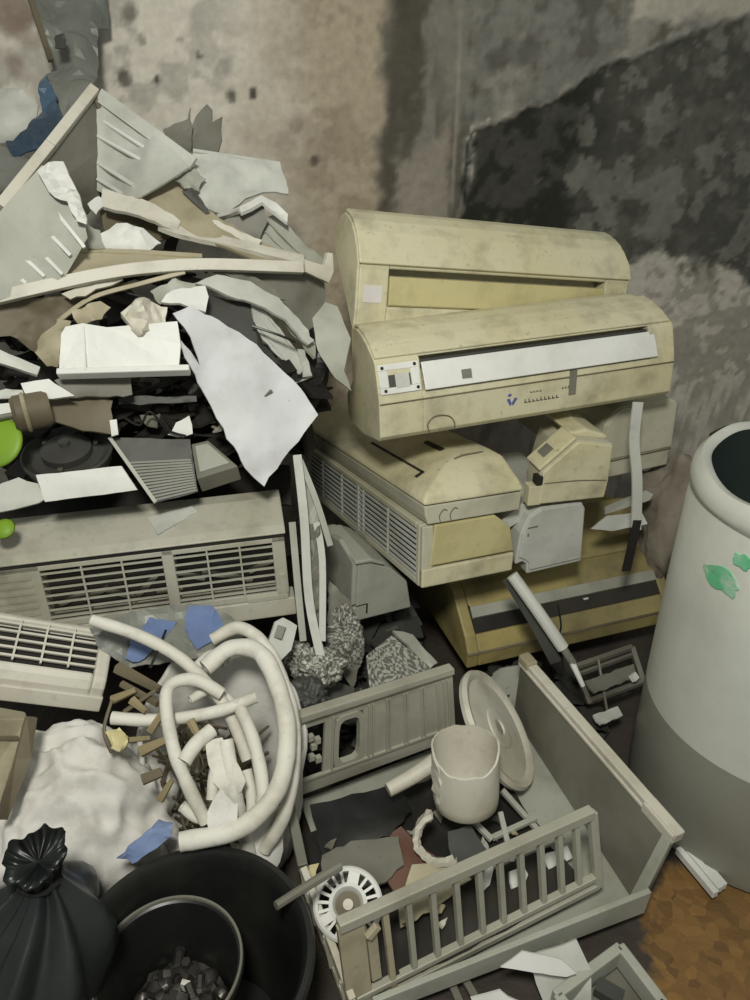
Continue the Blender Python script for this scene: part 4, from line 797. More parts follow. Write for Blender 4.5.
# dark scrap added inside the pile as a backdrop, so its gaps read dark
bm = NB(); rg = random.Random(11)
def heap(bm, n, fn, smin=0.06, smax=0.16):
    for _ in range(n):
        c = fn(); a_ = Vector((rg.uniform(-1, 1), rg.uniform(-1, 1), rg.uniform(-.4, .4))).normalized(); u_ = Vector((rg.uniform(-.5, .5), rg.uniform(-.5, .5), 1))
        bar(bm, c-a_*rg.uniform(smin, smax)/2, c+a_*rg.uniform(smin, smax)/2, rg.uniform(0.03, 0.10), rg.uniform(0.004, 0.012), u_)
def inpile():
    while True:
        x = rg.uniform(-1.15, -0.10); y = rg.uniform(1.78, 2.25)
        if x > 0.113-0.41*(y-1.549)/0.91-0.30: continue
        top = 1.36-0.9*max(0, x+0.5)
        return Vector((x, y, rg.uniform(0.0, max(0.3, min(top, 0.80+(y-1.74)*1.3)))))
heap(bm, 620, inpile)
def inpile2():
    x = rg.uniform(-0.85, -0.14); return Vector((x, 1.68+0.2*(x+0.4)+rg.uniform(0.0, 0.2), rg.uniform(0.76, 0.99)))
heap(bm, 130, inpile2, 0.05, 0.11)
o = single('backdrop_scrap', 'dark broken scrap added inside the left pile to darken its gaps', 'scrap', bm, 'dark', kind='stuff')

# loose chips in the dim hollow of the pile
rg = random.Random(9)
for k in range(26):
    px, py = rg.uniform(20, 300), rg.uniform(385, 478); c = at(px, py, 1.36+rg.uniform(-.03, .06)); a_ = Vector((rg.uniform(-1, 1), rg.uniform(-.6, .6), rg.uniform(-.7, .7))).normalized()
    bm = NB(); sz = rg.uniform(0.015, 0.035); u_ = Vector((rg.uniform(-1, 1), rg.uniform(-1, 0), 1)); s_ = a_.cross(u_).normalized()
    sheetmesh(bm, [c-a_*sz, c+s_*sz*0.5, c+a_*sz*0.9+s_*sz*.3, c+a_*sz*0.6-s_*sz*0.6], thick=0.004, amp=0.004, maxlen=0.02, seed=k)
    single('plastic_chip', 'small broken plastic chip lying loose in the dim hollow of the left pile', 'chip', bm, ('dgrey', 'slate', 'tan', 'grey', 'dgrey', 'brown')[k % 6], 'plastic chips in the hollow of the left pile')
# film hanging on the wall at the upper left
t = thing('hanging_film', 'grey and blue plastic film hanging at the upper left wall', 'film', at(60, 120, 1.90)); bs = t.location
bm = NB(); sheetmesh(bm, PX([(27, -14, 2.15), (106, -12, 2.20), (108, 26, 2.17), (98, 32, 2.15), (98, 80, 2.06), (92, 92, 2.0), (76, 118, 1.92), (60, 140, 1.84), (44, 108, 1.92), (40, 82, 2.0), (52, 62, 2.06), (40, 30, 2.1)]), thick=0.004, amp=0.04, freq=9, jag=0.004, maxlen=0.03, seed=45); lb(bm); part('film', bm, 'film', t)
bm = NB(); sheetmesh(bm, PX([(40, 84, 1.97), (46, 74, 1.99), (54, 92, 1.93), (64, 120, 1.84), (56, 140, 1.79), (40, 150, 1.77), (14, 158, 1.76), (7, 142, 1.79), (28, 132, 1.82), (40, 112, 1.89)]), thick=0.004, amp=0.03, freq=14, jag=0.004, maxlen=0.02, seed=46); lb(bm); part('blue_fold', bm, 'bluefilm', t, 'blue folds of film')
bm = NB(); sheetmesh(bm, PX([(56, 36, 2.0), (64, 34, 2.0), (66, 50, 1.97), (56, 50, 1.97)]), thick=0.003, amp=0.008, seed=47, maxlen=.02); lb(bm); part('dark_patch', bm, 'slate', t, 'dark patch')
sh('crumpled grey-white bag film behind the left end of the folded cover', [(-20, 150, 1.80), (4, 146, 1.80), (30, 160, 1.76), (20, 185, 1.66), (-20, 215, 1.58)], 'film', name='bag_film', cat='film', thick=0.004, amp=0.03, freq=12, maxlen=0.025, seed=48)
sh('pale crumpled film against the wall left of the blue folds', [(-20, 88, 1.98), (20, 92, 1.98), (38, 104, 1.95), (36, 130, 1.88), (12, 142, 1.84), (-20, 146, 1.83)], 'lgrey', name='bag_film', cat='film', thick=0.004, amp=0.03, freq=12, maxlen=0.025, seed=119)
bm = NB(); P = PX([(28, -8, 2.1), (51, 61, 2.0)]); bar(bm, P[0], P[1], 0.012, 0.012); single('stick', 'thin dark stick leaning on the film at the upper left', 'stick', bm, 'brown')
YM[0] = lambda Y: Y
# ---------------------------------------------------------------- lower left: small unit, sacks, hoses, tub, bag
t = thing('air_conditioner', 'short cream air conditioner end with a barred grille at the left edge above the sack', 'air conditioner', (-0.588, 1.198, 0.408), (-0.6, 23.0, 15))
bm = NB()
prof = [(0.0, 0.0), (0.14, 0.0), (0.15, 0.09), (0.135, 0.112), (0.1, 0.118), (0.01, 0.072), (0.0, 0.055)]
hol = [(0.0, 0.0), (0.14, 0.0), (0.15, 0.09), (0.135, 0.112), (0.115, 0.118), (0.108, 0.095), (0.032, 0.055), (0.022, 0.078), (0.008, 0.066), (0.0, 0.05)]
prism(bm, prof, -0.028, 0.0); prism(bm, hol, -0.36, -0.028); part('body', bm, 'bone', t, bevel=0.006)
bm = NB(); prism(bm, [(0.035, 0.060), (0.105, 0.096), (0.104, 0.099), (0.034, 0.064)], -0.355, -0.03); part('recess', bm, 'dark', t, 'dark inside of the grille')
fS = lambda u, v, wv: Vector((u, 0.024+0.088*v-wv*0.45, 0.078+0.040*v+wv*0.9))
bm = NB(); grille(bm, -0.35, -0.028, 0.03, 0.97, 5, 6, fS, 0.05, 0.004, 0.006); part('grille', bm, 'bone', t)
bm = NB(); prism(bm, [(-0.008, 0.0), (0.02, -0.004), (0.02, 0.03), (-0.004, 0.036)], -0.36, 0.002); part('lower_lip', bm, 'bone', t, bevel=0.003)
# brown slab and beige box at the left edge
t = thing('beige_box', 'beige box with a brown side standing at the left edge under the short unit', 'box', onz(5, 800, 0.0)); bs = t.location
P = PX([(-40, 718, 0.98), (28, 718, 1.06), (26, 712, 1.12), (-40, 700, 1.1)]); Q = PX([(-40, 820, 0.92), (-2, 812, 0.955), (-2, 800, 1.0), (-40, 800, 1.0)])
bm = NB(); hexa(bm, Q+P); lb(bm); part('box', bm, 'tan', t, bevel=0.004)
bm = NB(); sheetmesh(bm, PX([(25, 716, 1.03), (36, 717, 1.045), (30, 756, 1.00), (6, 818, 0.93), (-3, 818, 0.92), (14, 758, 0.99)]), thick=0.010, amp=0.002, jag=0.001, seed=50); lb(bm); part('side_strip', bm, 'brown', t, 'brown edge')
bm = NB(); A, B = PX([(-30, 738, 0.985), (18, 738, 1.03)]); bar(bm, A, B, 0.006, 0.006); lb(bm); part('seam', bm, 'brown', t)

def blob(bm, c, rad, amp=0.25, f=2.0, seed=0, sub=5, flat=0.0, zmin=0.0, fold=0.05, rot=0):
    bmesh.ops.create_icosphere(bm, subdivisions=sub, radius=1); so = Vector((seed*2.3, seed*1.1, seed)); mr = Matrix.Rotation(R(rot), 3, 'Z')
    for v in bm.verts:
        d = v.co.normalized(); ds = Vector((d.x*1.9, d.y*1.9, d.z*0.8)); k = 1+amp*noise.noise(d*f+so)+fold*0.6*(1-abs(noise.noise(ds*f*2+so))*3)+0.004*noise.noise(d*18+so)+fold*(1-abs(noise.noise(d*f*2.6+so))*2.5)+fold*0.5*noise.noise(d*f*6+so)
        p = mr @ Vector((d.x*rad[0]*k, d.y*rad[1]*k, d.z*rad[2]*k)); v.co = p+Vector(c)
        if v.co.z < zmin: v.co.z = zmin
t = thing('white_sack', 'dusty white sack slumped in front of the short unit, with a blue printed corner', 'sack', (-0.62, 1.06, 0.0)); bs = t.location
bm = NB(); blob(bm, (-0.64, 1.06, 0.15), (0.235, 0.17, 0.28), 0.16, 1.3, 3, 6, fold=0.055, rot=15); lb(bm); part('body', bm, 'sack', t, smooth=True)
bm = NB(); n = sheetmesh(bm, PX([(118, 856, 0.91), (140, 838, 0.93), (160, 818, 0.955), (173, 822, 0.955), (172, 835, 0.94), (150, 850, 0.92), (134, 862, 0.905)]), thick=0.006, amp=0.008, freq=20, maxlen=0.015, seed=51); lb(bm); part('printed_corner', bm, 'blue', t, 'blue printed corner')

# sack of hoses: woven sack, open at the top
t = thing('hose_sack', 'open woven sack with blue print, stuffed with white insulated hoses', 'sack', (-0.335, 1.13, 0.0)); bs = t.location
mtx = Matrix.Translation((-0.362, 1.13, 0.0)) @ Matrix.Rotation(R(-6), 4, 'X') @ Matrix.Rotation(R(6), 4, 'Y')
def wv(p, a):
    k = 1+0.07*noise.noise(Vector((math.cos(a)*2, math.sin(a)*2, p.z*5)))+0.03*noise.noise(Vector((math.cos(a)*7, math.sin(a)*7, p.z*14)))
    zz = p.z+(0.15*math.sin(a)-0.05-0.02*math.cos(a))*ss(0.12, 0.42, p.z)+0.02*noise.noise(Vector((a*2, p.z*3, 1)))*ss(.2, .4, p.z)
    return Vector((p.x*k*1.02, p.y*k*0.92, max(zz, 0.002)))
bm = NB(); lathe(bm, [(0.0, 0.0), (0.13, 0.005), (0.165, 0.08), (0.178, 0.2), (0.176, 0.32), (0.172, 0.40), (0.165, 0.41), (0.160, 0.40), (0.166, 0.3), (0.165, 0.2), (0.15, 0.10), (0.0, 0.09)], 80, mtx, wob=wv); lb(bm); part('body', bm, 'sack', t, smooth=True)
for i, pts in enumerate([[(188, 606, 1.385), (212, 606, 1.395), (224, 624, 1.36), (222, 640, 1.33), (196, 650, 1.30), (184, 628, 1.34)], [(130, 640, 1.30), (150, 616, 1.35), (176, 622, 1.35), (160, 645, 1.30), (140, 664, 1.26), (126, 660, 1.26)]]):
    bm = NB(); sheetmesh(bm, PX(pts), thick=0.004, amp=0.012, freq=14, maxlen=0.02, seed=52+i); lb(bm); part('blue_print', bm, 'blue', t, 'blue printed band')
bm = NB(); sheetmesh(bm, PX([(90, 628, 1.31), (130, 612, 1.36), (190, 604, 1.40), (226, 612, 1.39), (246, 634, 1.36), (232, 650, 1.30), (190, 660, 1.28), (130, 668, 1.26), (100, 650, 1.27)]), thick=0.004, amp=0.016, freq=11, maxlen=0.025, seed=54); lb(bm); part('back_flap', bm, 'film', t, 'translucent grey back flap')
def hose(lab, pts, r, m='hose', hollow=0.55, name='insulated_hose', cat='hose', group='white insulated hoses in the sack', wob=0.1):
    bm = NB(); tube(bm, PX(pts), r, 14, 8, hollow=hollow, wob=wob); return single(name, lab, cat, bm, m, group, smooth=40)
hose('thickest white hose looping right round the sack and ending above the blue corner', [(205, 668, 1.20), (232, 648, 1.24), (262, 655, 1.22), (282, 700, 1.14), (287, 745, 1.07), (276, 792, 1.0), (240, 828, 0.95), (180, 842, 0.925)], 0.0185)
hose('white hose running parallel inside the thickest loop', [(212, 640, 1.27), (240, 628, 1.29), (268, 650, 1.25), (290, 705, 1.16), (294, 760, 1.08), (284, 815, 1.02), (264, 850, 0.99)], 0.014)
hose('bright straight white tube crossing the sack mouth to the upper left', [(92, 620, 1.24), (140, 636, 1.22), (185, 662, 1.19), (225, 706, 1.13), (248, 760, 1.06)], 0.0125, hollow=0.6)
hose('kinked white hose forming an upside-down U in the middle of the sack', [(222, 694, 1.13), (196, 680, 1.14), (172, 684, 1.12), (166, 704, 1.08), (174, 750, 1.02), (190, 790, 0.98), (206, 822, 0.955)], 0.0125)
hose('cream hose lying level across the middle of the sack', [(112, 718, 1.09), (160, 720, 1.09), (215, 712, 1.10), (256, 697, 1.13)], 0.0125)
hose('short white hose stub standing upright among the others', [(184, 762, 1.00), (196, 744, 1.03), (212, 730, 1.06)], 0.014)
hose('white hose dropping to the foot of the sack', [(226, 740, 1.05), (234, 790, 0.99), (246, 840, 0.985), (258, 886, 0.975)], 0.014)
hose('white hose squeezed against the right side of the sack', [(236, 700, 1.12), (252, 736, 1.08), (262, 780, 1.02), (262, 820, 0.97)], 0.013)
hose('short white hose end poking up left of the dropping hose', [(212, 800, 0.98), (216, 770, 1.02), (226, 746, 1.06)], 0.012)
hose('thin white hose lying low behind the kinked one', [(190, 700, 1.13), (214, 690, 1.16), (240, 712, 1.14), (250, 740, 1.10)], 0.010)
hose('white hose end at the right inside the loop', [(246, 770, 1.05), (252, 800, 1.01), (250, 826, 0.985)], 0.012)
hose('bent white hose at the bottom of the sack mouth', [(182, 806, 0.97), (200, 818, 0.965), (222, 812, 0.975), (240, 796, 1.0)], 0.011)
hose('pale hose stub beside the blue print', [(196, 668, 1.22), (212, 655, 1.25), (228, 662, 1.24)], 0.012)
sh2 = lambda name, lab, cat, pts, m, **k: sheet(name, lab, cat, pts, m, **k)
sh2('foam_flap', 'flat white foam flap between the hoses at the centre of the sack', 'foam', [(205, 745, 1.04), (222, 738, 1.06), (246, 780, 1.0), (232, 800, 0.98), (214, 784, 0.99)], 'hose', thick=0.012, amp=0.008, seed=60)
sh2('foam_flap', 'grey-white foam flap low in the sack left of the dropping hose', 'foam', [(206, 812, 0.965), (222, 786, 0.99), (238, 800, 0.985), (236, 828, 0.95), (212, 832, 0.945)], 'sack', thick=0.010, amp=0.008, seed=61)
sh2('foam_flap', 'long white foam strip along the right flank of the sack', 'foam', [(246, 832, 1.00), (286, 800, 1.05), (282, 850, 1.01), (266, 888, 0.97), (256, 872, 0.97)], 'sack', thick=0.006, amp=0.01, seed=62)
bm = NB(); rgh = random.Random(77)
for _ in range(170):
    a_ = rgh.uniform(0, 6.28); r_ = 0.145*math.sqrt(rgh.random()); x, y = r_*math.cos(a_), r_*math.sin(a_)
    c = Vector((-0.372+x, 1.12+y*0.9, 0.235+0.75*y+rgh.uniform(-0.05, 0.0))); d = Vector((rgh.uniform(-1, 1), rgh.uniform(-1, 1), rgh.uniform(-.5, .9))).normalized()
    l = rgh.uniform(0.025, 0.06); tube(bm, [c-d*l, c+d*l], rgh.uniform(0.003, 0.008), 5, 2, r2=0.003)
single('stuffing_scrap', 'brown and dark splinters filling the mouth of the hose sack', 'scrap', bm, 'brown', kind='stuff')
# scrap sticks in the sack mouth
rg = random.Random(21)
TW = [('wide brown-green stick at the back of the sack mouth', [(118, 668, 1.19), (160, 690, 1.14)], .012), ('tan stick under the wide brown-green one', [(122, 684, 1.16), (158, 704, 1.11)], .009), ('short pale stick pointing at the short unit', [(112, 700, 1.12), (136, 690, 1.13)], .008),
      ('pale stick end in the middle of the sack mouth', [(132, 700, 1.11), (146, 712, 1.09)], .009), ('thin dark stick crossing the pale stick end', [(124, 712, 1.10), (156, 690, 1.12)], .005), ('tan peg left of the kinked hose', [(140, 752, 1.03), (166, 740, 1.05)], .010),
      ('brown wooden peg below the tan peg', [(142, 780, 0.985), (162, 772, 1.0)], .011), ('thin tan stick lying along the sack edge', [(110, 742, 1.05), (150, 738, 1.07)], .006), ('dark curved stick by the yellowish scrap', [(112, 752, 1.03), (104, 730, 1.06), (112, 700, 1.10)], .004), ('tan stick leaning on the level hose', [(150, 732, 1.06), (168, 704, 1.09)], .008),
      ('stubby tan stick near the blue corner', [(160, 800, 0.975), (172, 780, 0.99)], .008), ('grey stick in the gap behind the kinked hose', [(190, 720, 1.07), (206, 750, 1.03)], .008)]
for lab, pts, r in TW:
    bm = NB(); tube(bm, PX(pts), r, 6, 4, r2=r*0.75, wob=0.35); single('scrap_stick', lab, 'stick', bm, 'twig' if 'dark' not in lab and 'brown' not in lab else 'brown', 'scrap sticks in the sack mouth')
sh2('yellow_scrap', 'crumpled yellowish scrap at the left lip of the hose sack', 'scrap', [(106, 734, 1.055), (118, 728, 1.065), (130, 738, 1.055), (124, 752, 1.03), (112, 750, 1.03)], 'yellow', thick=0.008, amp=0.014, freq=40, maxlen=0.01, seed=63)
bm = NB(); tube(bm, PX([(150, 668, 1.17), (158, 650, 1.20), (166, 630, 1.24)]), 0.003, 6); single('dark_wire', 'dark wire sticking up behind the straight white tube', 'wire', bm, 'black')
bm = NB(); tube(bm, PX([(178, 800, 0.975), (184, 775, 1.0), (180, 756, 1.02)]), 0.0035, 6); single('dark_wire', 'dark wire in the gap left of the short hose stub', 'wire', bm, 'black')

# black tub with an inner bucket of nuts
t = thing('black_tub', 'large round black plastic tub at the bottom left', 'tub', (-0.305, 0.735, 0.0)); bs = t.location
bm = NB(); lathe(bm, [(0.0, 0.0), (0.145, 0.0), (0.175, 0.1), (0.190, 0.28), (0.195, 0.295), (0.204, 0.30), (0.207, 0.308), (0.203, 0.316), (0.194, 0.316), (0.187, 0.306), (0.183, 0.28), (0.168, 0.1), (0.14, 0.012), (0.0, 0.012)], 80); part('shell', bm, 'black', t, smooth=40)
bm = NB(); lathe(bm, [(0.189, 0.262), (0.196, 0.266), (0.190, 0.272)], 64); part('rib', bm, 'black', t)
t = thing('inner_bucket', 'smaller black bucket standing inside the tub, holding metal nuts', 'bucket', (-0.352, 0.755, 0.012)); bs = t.location
bm = NB(); lathe(bm, [(0.0, 0.0), (0.085, 0.0), (0.117, 0.22), (0.125, 0.226), (0.128, 0.232), (0.124, 0.238), (0.117, 0.234), (0.111, 0.215), (0.082, 0.01), (0.0, 0.008)], 72); part('shell', bm, 'black', t, smooth=40)
bm = NB(); lathe(bm, [(0.1235, 0.236), (0.1265, 0.240), (0.1255, 0.2435), (0.1215, 0.243), (0.1205, 0.238)], 72); part('rim', bm, 'dgrey', t, 'greyish rim')  # rim in a lighter grey than the bucket
# nuts
def nut_mesh(kind):
    bm = NB()
    if kind == 0:
        for k in range(1): lathe(bm, [(0.006, -0.006), (0.012, -0.006), (0.0125, 0.0), (0.012, 0.006), (0.006, 0.006), (0.006, -0.006)], 6)
    elif kind == 1:
        lathe(bm, [(0.0, -0.006), (0.011, -0.006), (0.011, 0.0), (0.006, 0.001), (0.006, 0.018), (0.0, 0.018)], 6)
    else:
        bmesh.ops.create_icosphere(bm, subdivisions=2, radius=0.011)
        for v in bm.verts: v.co *= 1+0.35*noise.noise(v.co*120+Vector((kind, 0, 0)))
    return bm
protos = []
spots = []
rg = random.Random(4)
for layer in range(2):
    for i in range(40):
        a_ = i*2.399+layer; r_ = 0.080*math.sqrt((i+0.5)/40); spots.append((-0.352+r_*math.cos(a_), 0.755+r_*math.sin(a_), 0.092+layer*0.02+0.028*(1-r_/0.09)+rg.uniform(0, .008)))
spots = spots[40:]
for i, (x, y, z) in enumerate(spots):
    k = i % 4
    if len(protos) <= k:
        o = finish('metal_nut', nut_mesh(k), 'copper', smooth=35 if k > 1 else False); protos.append(o)
    else:
        o = protos[k].copy(); COL.objects.link(o)
    o.location = (x, y, z); o.rotation_euler = (rg.uniform(-1, 1), rg.uniform(-1, 1), rg.uniform(0, 6)); s = rg.uniform(1.15, 1.7); o.scale = (s, s, s)
    tag(o, 'small dark metal nut or fitting in the loose layer inside the black bucket', 'nut', 'nuts in the black bucket')
# bed of nuts under the top layer
bm = NB(); lathe(bm, [(0.0, 0.13), (0.04, 0.121), (0.088, 0.10), (0.080, 0.012), (0.0, 0.012)], 40, Matrix.Translation((-0.352, 0.755, 0.012)))
for v in bm.verts: v.co.z += 0.006*noise.noise(v.co*90)
single('nut_bed', 'dense bed of dark metal bits filling the bottom of the bucket', 'nuts', bm, 'copper', kind='stuff')
# black rubbish bag
t = thing('rubbish_bag', 'glossy black rubbish bag with a tied top at the bottom left corner', 'bag', (-0.62, 0.74, 0.0)); bs = t.location
def bagw(p, a):
    z = p.z; k = ss(0.15, 0.52, z)
    q = 1+0.13*ss(0.12, 0.42, z)*math.sin(8*a+2.5*noise.noise(Vector((math.cos(a), math.sin(a), z*3))))*(1-0.5*ss(.5, .56, z))+0.12*noise.noise(Vector((math.cos(a)*1.6, math.sin(a)*1.6, z*5+3)))+0.03*noise.noise(Vector((math.cos(a)*6, math.sin(a)*6, z*14)))
    return Vector((p.x*q*0.95-0.655+0.135*k, p.y*q+0.70+0.06*k, max(0.001, z*0.93+0.02*noise.noise(Vector((math.cos(a)*3, math.sin(a)*3, z*4)))*ss(.05, .2, z))))
bm = NB(); lathe(bm, [(0.0, 0.0), (0.13, 0.0), (0.165, 0.04), (0.175, 0.10), (0.178, 0.16), (0.175, 0.22), (0.168, 0.28), (0.152, 0.335), (0.128, 0.38), (0.098, 0.42), (0.068, 0.455), (0.044, 0.485), (0.030, 0.508), (0.027, 0.522), (0.034, 0.54), (0.046, 0.558), (0.05, 0.57), (0.03, 0.555), (0.0, 0.545)], 96, wob=bagw); lb(bm); part('body', bm, 'bag', t, smooth=True)
bm = NB(); tube(bm, [(-0.522+0.031*math.cos(k), 0.758+0.031*math.sin(k), 0.482+0.003*math.sin(k*2)) for k in [i_*0.6 for i_ in range(11)]], 0.004, 6, 3); lb(bm); part('tie', bm, 'black', t)
bm = NB(); n = sheetmesh(bm, PX([(4, 880, 0.77), (16, 864, 0.78), (22, 870, 0.78), (12, 900, 0.75)]), thick=0.006, amp=0.006, maxlen=0.012, seed=71); lb(bm); part('bag_ear', bm, 'bag', t)

# ---------------------------------------------------------------- middle: uprights, foil, coils
t = thing('frame_rail', 'upright pale metal rails of a gutted frame beside the grilled unit', 'rail', at(318, 660, 1.38)); bs = t.location
for pts, wd, m in (([(297, 455, 1.60), (304, 520, 1.53), (309, 600, 1.45), (322, 662, 1.38)], .020, 'lgrey'), ([(292, 522, 1.54), (298, 590, 1.47), (303, 640, 1.42)], .016, 'grey'), ([(300, 460, 1.62), (316, 500, 1.58), (330, 545, 1.54)], .014, 'grey'), ([(316, 522, 1.56), (322, 560, 1.52), (322, 640, 1.42)], .016, 'lgrey')):
    bm = NB(); P = spline(PX(pts), 5)
    for a_, b_ in zip(P, P[1:]): bar(bm, a_, b_+(b_-a_)*.08, wd, 0.012, (0.2, -1, 0.3))
    lb(bm); part('rail', bm, m, t)
bm = NB(); sheetmesh(bm, PX([(300, 470, 1.62), (316, 500, 1.60), (320, 522, 1.57), (304, 524, 1.56)]), thick=0.005, amp=0.004, seed=72); lb(bm); part('gusset', bm, 'grey', t)
bm = NB(); sheetmesh(bm, PX([(308, 524, 1.555), (318, 524, 1.56), (322, 600, 1.48), (314, 640, 1.43), (310, 590, 1.47)]), thick=0.004, amp=0.014, freq=24, maxlen=0.02, seed=73); lb(bm); part('torn_web', bm, 'dgrey', t)
t = thing('switch_plate', 'small grey switch bracket with a slot, right of the sack mouth', 'bracket', at(278, 655, 1.33)); bs = t.location
bm = NB(); sheetmesh(bm, PX([(274, 622, 1.38), (282, 618, 1.39), (296, 626, 1.39), (290, 650, 1.35), (276, 664, 1.32), (264, 652, 1.33)]), thick=0.012, amp=0.001, jag=0.001, seed=74); lb(bm); part('plate', bm, 'lgrey', t)
bm = NB(); A, B = PX([(282, 626, 1.362), (278, 638, 1.345)]); bar(bm, A, B, 0.018, 0.012, (0, -1, 1)); lb(bm); part('slot', bm, 'dgrey', t, 'dark slot')
# woven foil (fins) material
fm2 = bpy.data.materials.new('finned_foil'); fm2.use_nodes = True
nt = fm2.node_tree; b = nt.nodes['Principled BSDF']; b.inputs['Metallic'].default_value = 0.1; b.inputs['Roughness'].default_value = 0.5
tc = nt.nodes.new('ShaderNodeTexCoord'); nz = nt.nodes.new('ShaderNodeTexNoise'); nz.inputs['Scale'].default_value = 9
mp = nt.nodes.new('ShaderNodeMix'); mp.data_type = 'VECTOR'; mp.inputs[0].default_value = 0.12
ck = nt.nodes.new('ShaderNodeTexChecker'); ck.inputs['Scale'].default_value = 110; ck.inputs['Color1'].default_value = srgb(172, 172, 162); ck.inputs['Color2'].default_value = srgb(104, 104, 96)
nt.links.new(tc.outputs['Object'], nz.inputs['Vector']); nt.links.new(tc.outputs['Object'], mp.inputs[4]); nt.links.new(nz.outputs['Color'], mp.inputs[5]); nt.links.new(mp.outputs[1], ck.inputs['Vector'])
nt.links.new(ck.outputs['Color'], b.inputs['Base Color']); bp = nt.nodes.new('ShaderNodeBump'); bp.inputs['Strength'].default_value = 0.5; bp.inputs['Distance'].default_value = 0.01; nt.links.new(ck.outputs['Fac'], bp.inputs['Height']); nt.links.new(bp.outputs[0], b.inputs['Normal'])
M['foil'] = fm2
t = thing('heat_exchanger', 'finned coil block with a woven pattern behind the ribbed grey panel', 'coil', at(395, 680, 1.45)); bs = t.location
P = PX([(366, 655, 1.50), (392, 634, 1.58), (432, 668, 1.52), (370, 694, 1.42)]); dn = Vector((0, 0.04, -0.14))
bm = NB(); hexa(bm, [p+dn for p in P]+P); lb(bm); part('fin_block', bm, 'foil', t, bevel=0.004)
bm = NB(); sheetmesh(bm, PX([(392, 632, 1.59), (412, 636, 1.60), (436, 664, 1.54), (428, 670, 1.52)]), thick=0.008, amp=0.002, seed=75); lb(bm); part('end_plate', bm, 'grey', t, 'plain grey end plate')
def crumple(name, lab, cat, c, rad, seed, m='foil'):
    bm = NB(); bmesh.ops.create_icosphere(bm, subdivisions=5, radius=1); so = Vector((seed, seed*2, 1))
    for v in bm.verts:
        d = v.co.normalized(); k = 1+0.4*noise.noise(d*2+so)+0.22*noise.noise(d*5+so)+0.10*noise.noise(d*12)
        v.co = Vector((d.x*rad[0]*k, d.y*rad[1]*k, d.z*rad[2]*k))+c
    return single(name, lab, cat, bm, m, smooth=True)
crumple('foil_scrap', 'crumpled patterned foil rising beside the upright rails', 'foil', at(345, 640, 1.52), (0.045, 0.04, 0.09), 3)
crumple('foil_scrap', 'crumpled patterned foil lump at the foot of the upright rails', 'foil', at(318, 668, 1.40), (0.06, 0.05, 0.05), 5)
crumple('foil_scrap', 'small crumpled patterned foil right of the switch bracket', 'foil', at(300, 656, 1.42), (0.035, 0.03, 0.035), 7)
crumple('rubble_lump', 'dark gritty lump below the foil by the hose sack', 'rubble', at(308, 700, 1.30), (0.05, 0.05, 0.05), 9, 'slate')
sh2('dark_film', 'dark translucent film draped between the foil and the grey unit', 'film', [(330, 580, 1.60), (352, 606, 1.57), (364, 650, 1.52), (352, 690, 1.46), (334, 660, 1.48), (326, 620, 1.52)], 'dgrey', thick=0.004, amp=0.02, freq=14, maxlen=0.025, seed=76)

# dark rubble added under the middle of the heap as a backdrop for gaps
bm = NB(); rg = random.Random(31)
def inmid():
    x = rg.uniform(-0.15, 0.10); y = rg.uniform(1.42, 1.9); return Vector((x, y, rg.uniform(0.0, 0.24)))
heap(bm, 170, inmid, 0.05, 0.14)
def inright():
    x = rg.uniform(0.36, 0.62); y = rg.uniform(1.5, 1.75); return Vector((x, y, rg.uniform(0.0, 0.07)))
heap(bm, 40, inright, 0.04, 0.10)
single('backdrop_scrap', 'dark broken bits added as a backdrop under the middle of the heap', 'scrap', bm, 'slate', kind='stuff')

# ---------------------------------------------------------------- gutted chassis in front
# ribbed panel with two openings
t = thing('ribbed_bulkhead', 'grey ribbed chassis panel with a rounded opening standing behind the gutted frame', 'panel', at(372, 760, 1.28)); bs = t.location
TL, TR, BL, BR = at(293, 718, 1.20), at(452, 668, 1.39), at(288, 800, 1.19), at(456, 738, 1.375)
def bil(u, v, h=0.0):
    n_ = (TR-TL).cross(BL-TL).normalized()
    if n_.dot(CAMP-TL) < 0: n_ = -n_
    return TL.lerp(TR, u).lerp(BL.lerp(BR, u), v)+n_*h
def slab(bm, u0, u1, v0, v1, h0, h1): hexa(bm, [bil(u0, v1, h0), bil(u1, v1, h0), bil(u1, v0, h0), bil(u0, v0, h0), bil(u0, v1, h1), bil(u1, v1, h1), bil(u1, v0, h1), bil(u0, v0, h1)])
bm = NB()
slab(bm, 0, 1, 0, 0.17, -.008, 0.0); slab(bm, 0, 1, 0.82, 1.0, -.008, 0.0); slab(bm, 0.42, 1, 0.17, 0.82, -.008, 0.0); slab(bm, 0.19, 0.25, 0.17, 0.82, -.008, 0.0); slab(bm, 0, .02, .17, .82, -.008, 0)
lb(bm); part('sheet', bm, 'galv', t)
# rounded opening ring
bm = NB(); o_ = []; i_ = []
for k in range(24):
    a_ = 2*math.pi*k/24; cx_, cz_ = math.cos(a_), math.sin(a_); q = (abs(cx_)**5+abs(cz_)**5)**(-0.2)
    i_.append((0.335+0.062*cx_*q, 0.49+0.27*cz_*q)); o_.append((0.335+0.09*max(-1, min(1, cx_*q*1.0)), 0.495+0.335*max(-1, min(1, cz_*q))))
vi = [bm.verts.new(bil(u, v, 0.003)) for u, v in i_]; vo_ = [bm.verts.new(bil(u, v, 0.003)) for u, v in o_]; vb = [bm.verts.new(bil(u, v, -0.014)) for u, v in i_]; vd = [bm.verts.new(bil(u, v, -0.014)) for u, v in o_]
for k in range(24):
    j = (k+1) % 24
    bm.faces.new((vi[k], vi[j], vo_[j], vo_[k])); bm.faces.new((vi[j], vi[k], vb[k], vb[j])); bm.faces.new((vb[k], vb[j], vd[j], vd[k])); bm.faces.new((vo_[k], vo_[j], vd[j], vd[k]))
lb(bm); part('opening_frame', bm, 'galv', t)
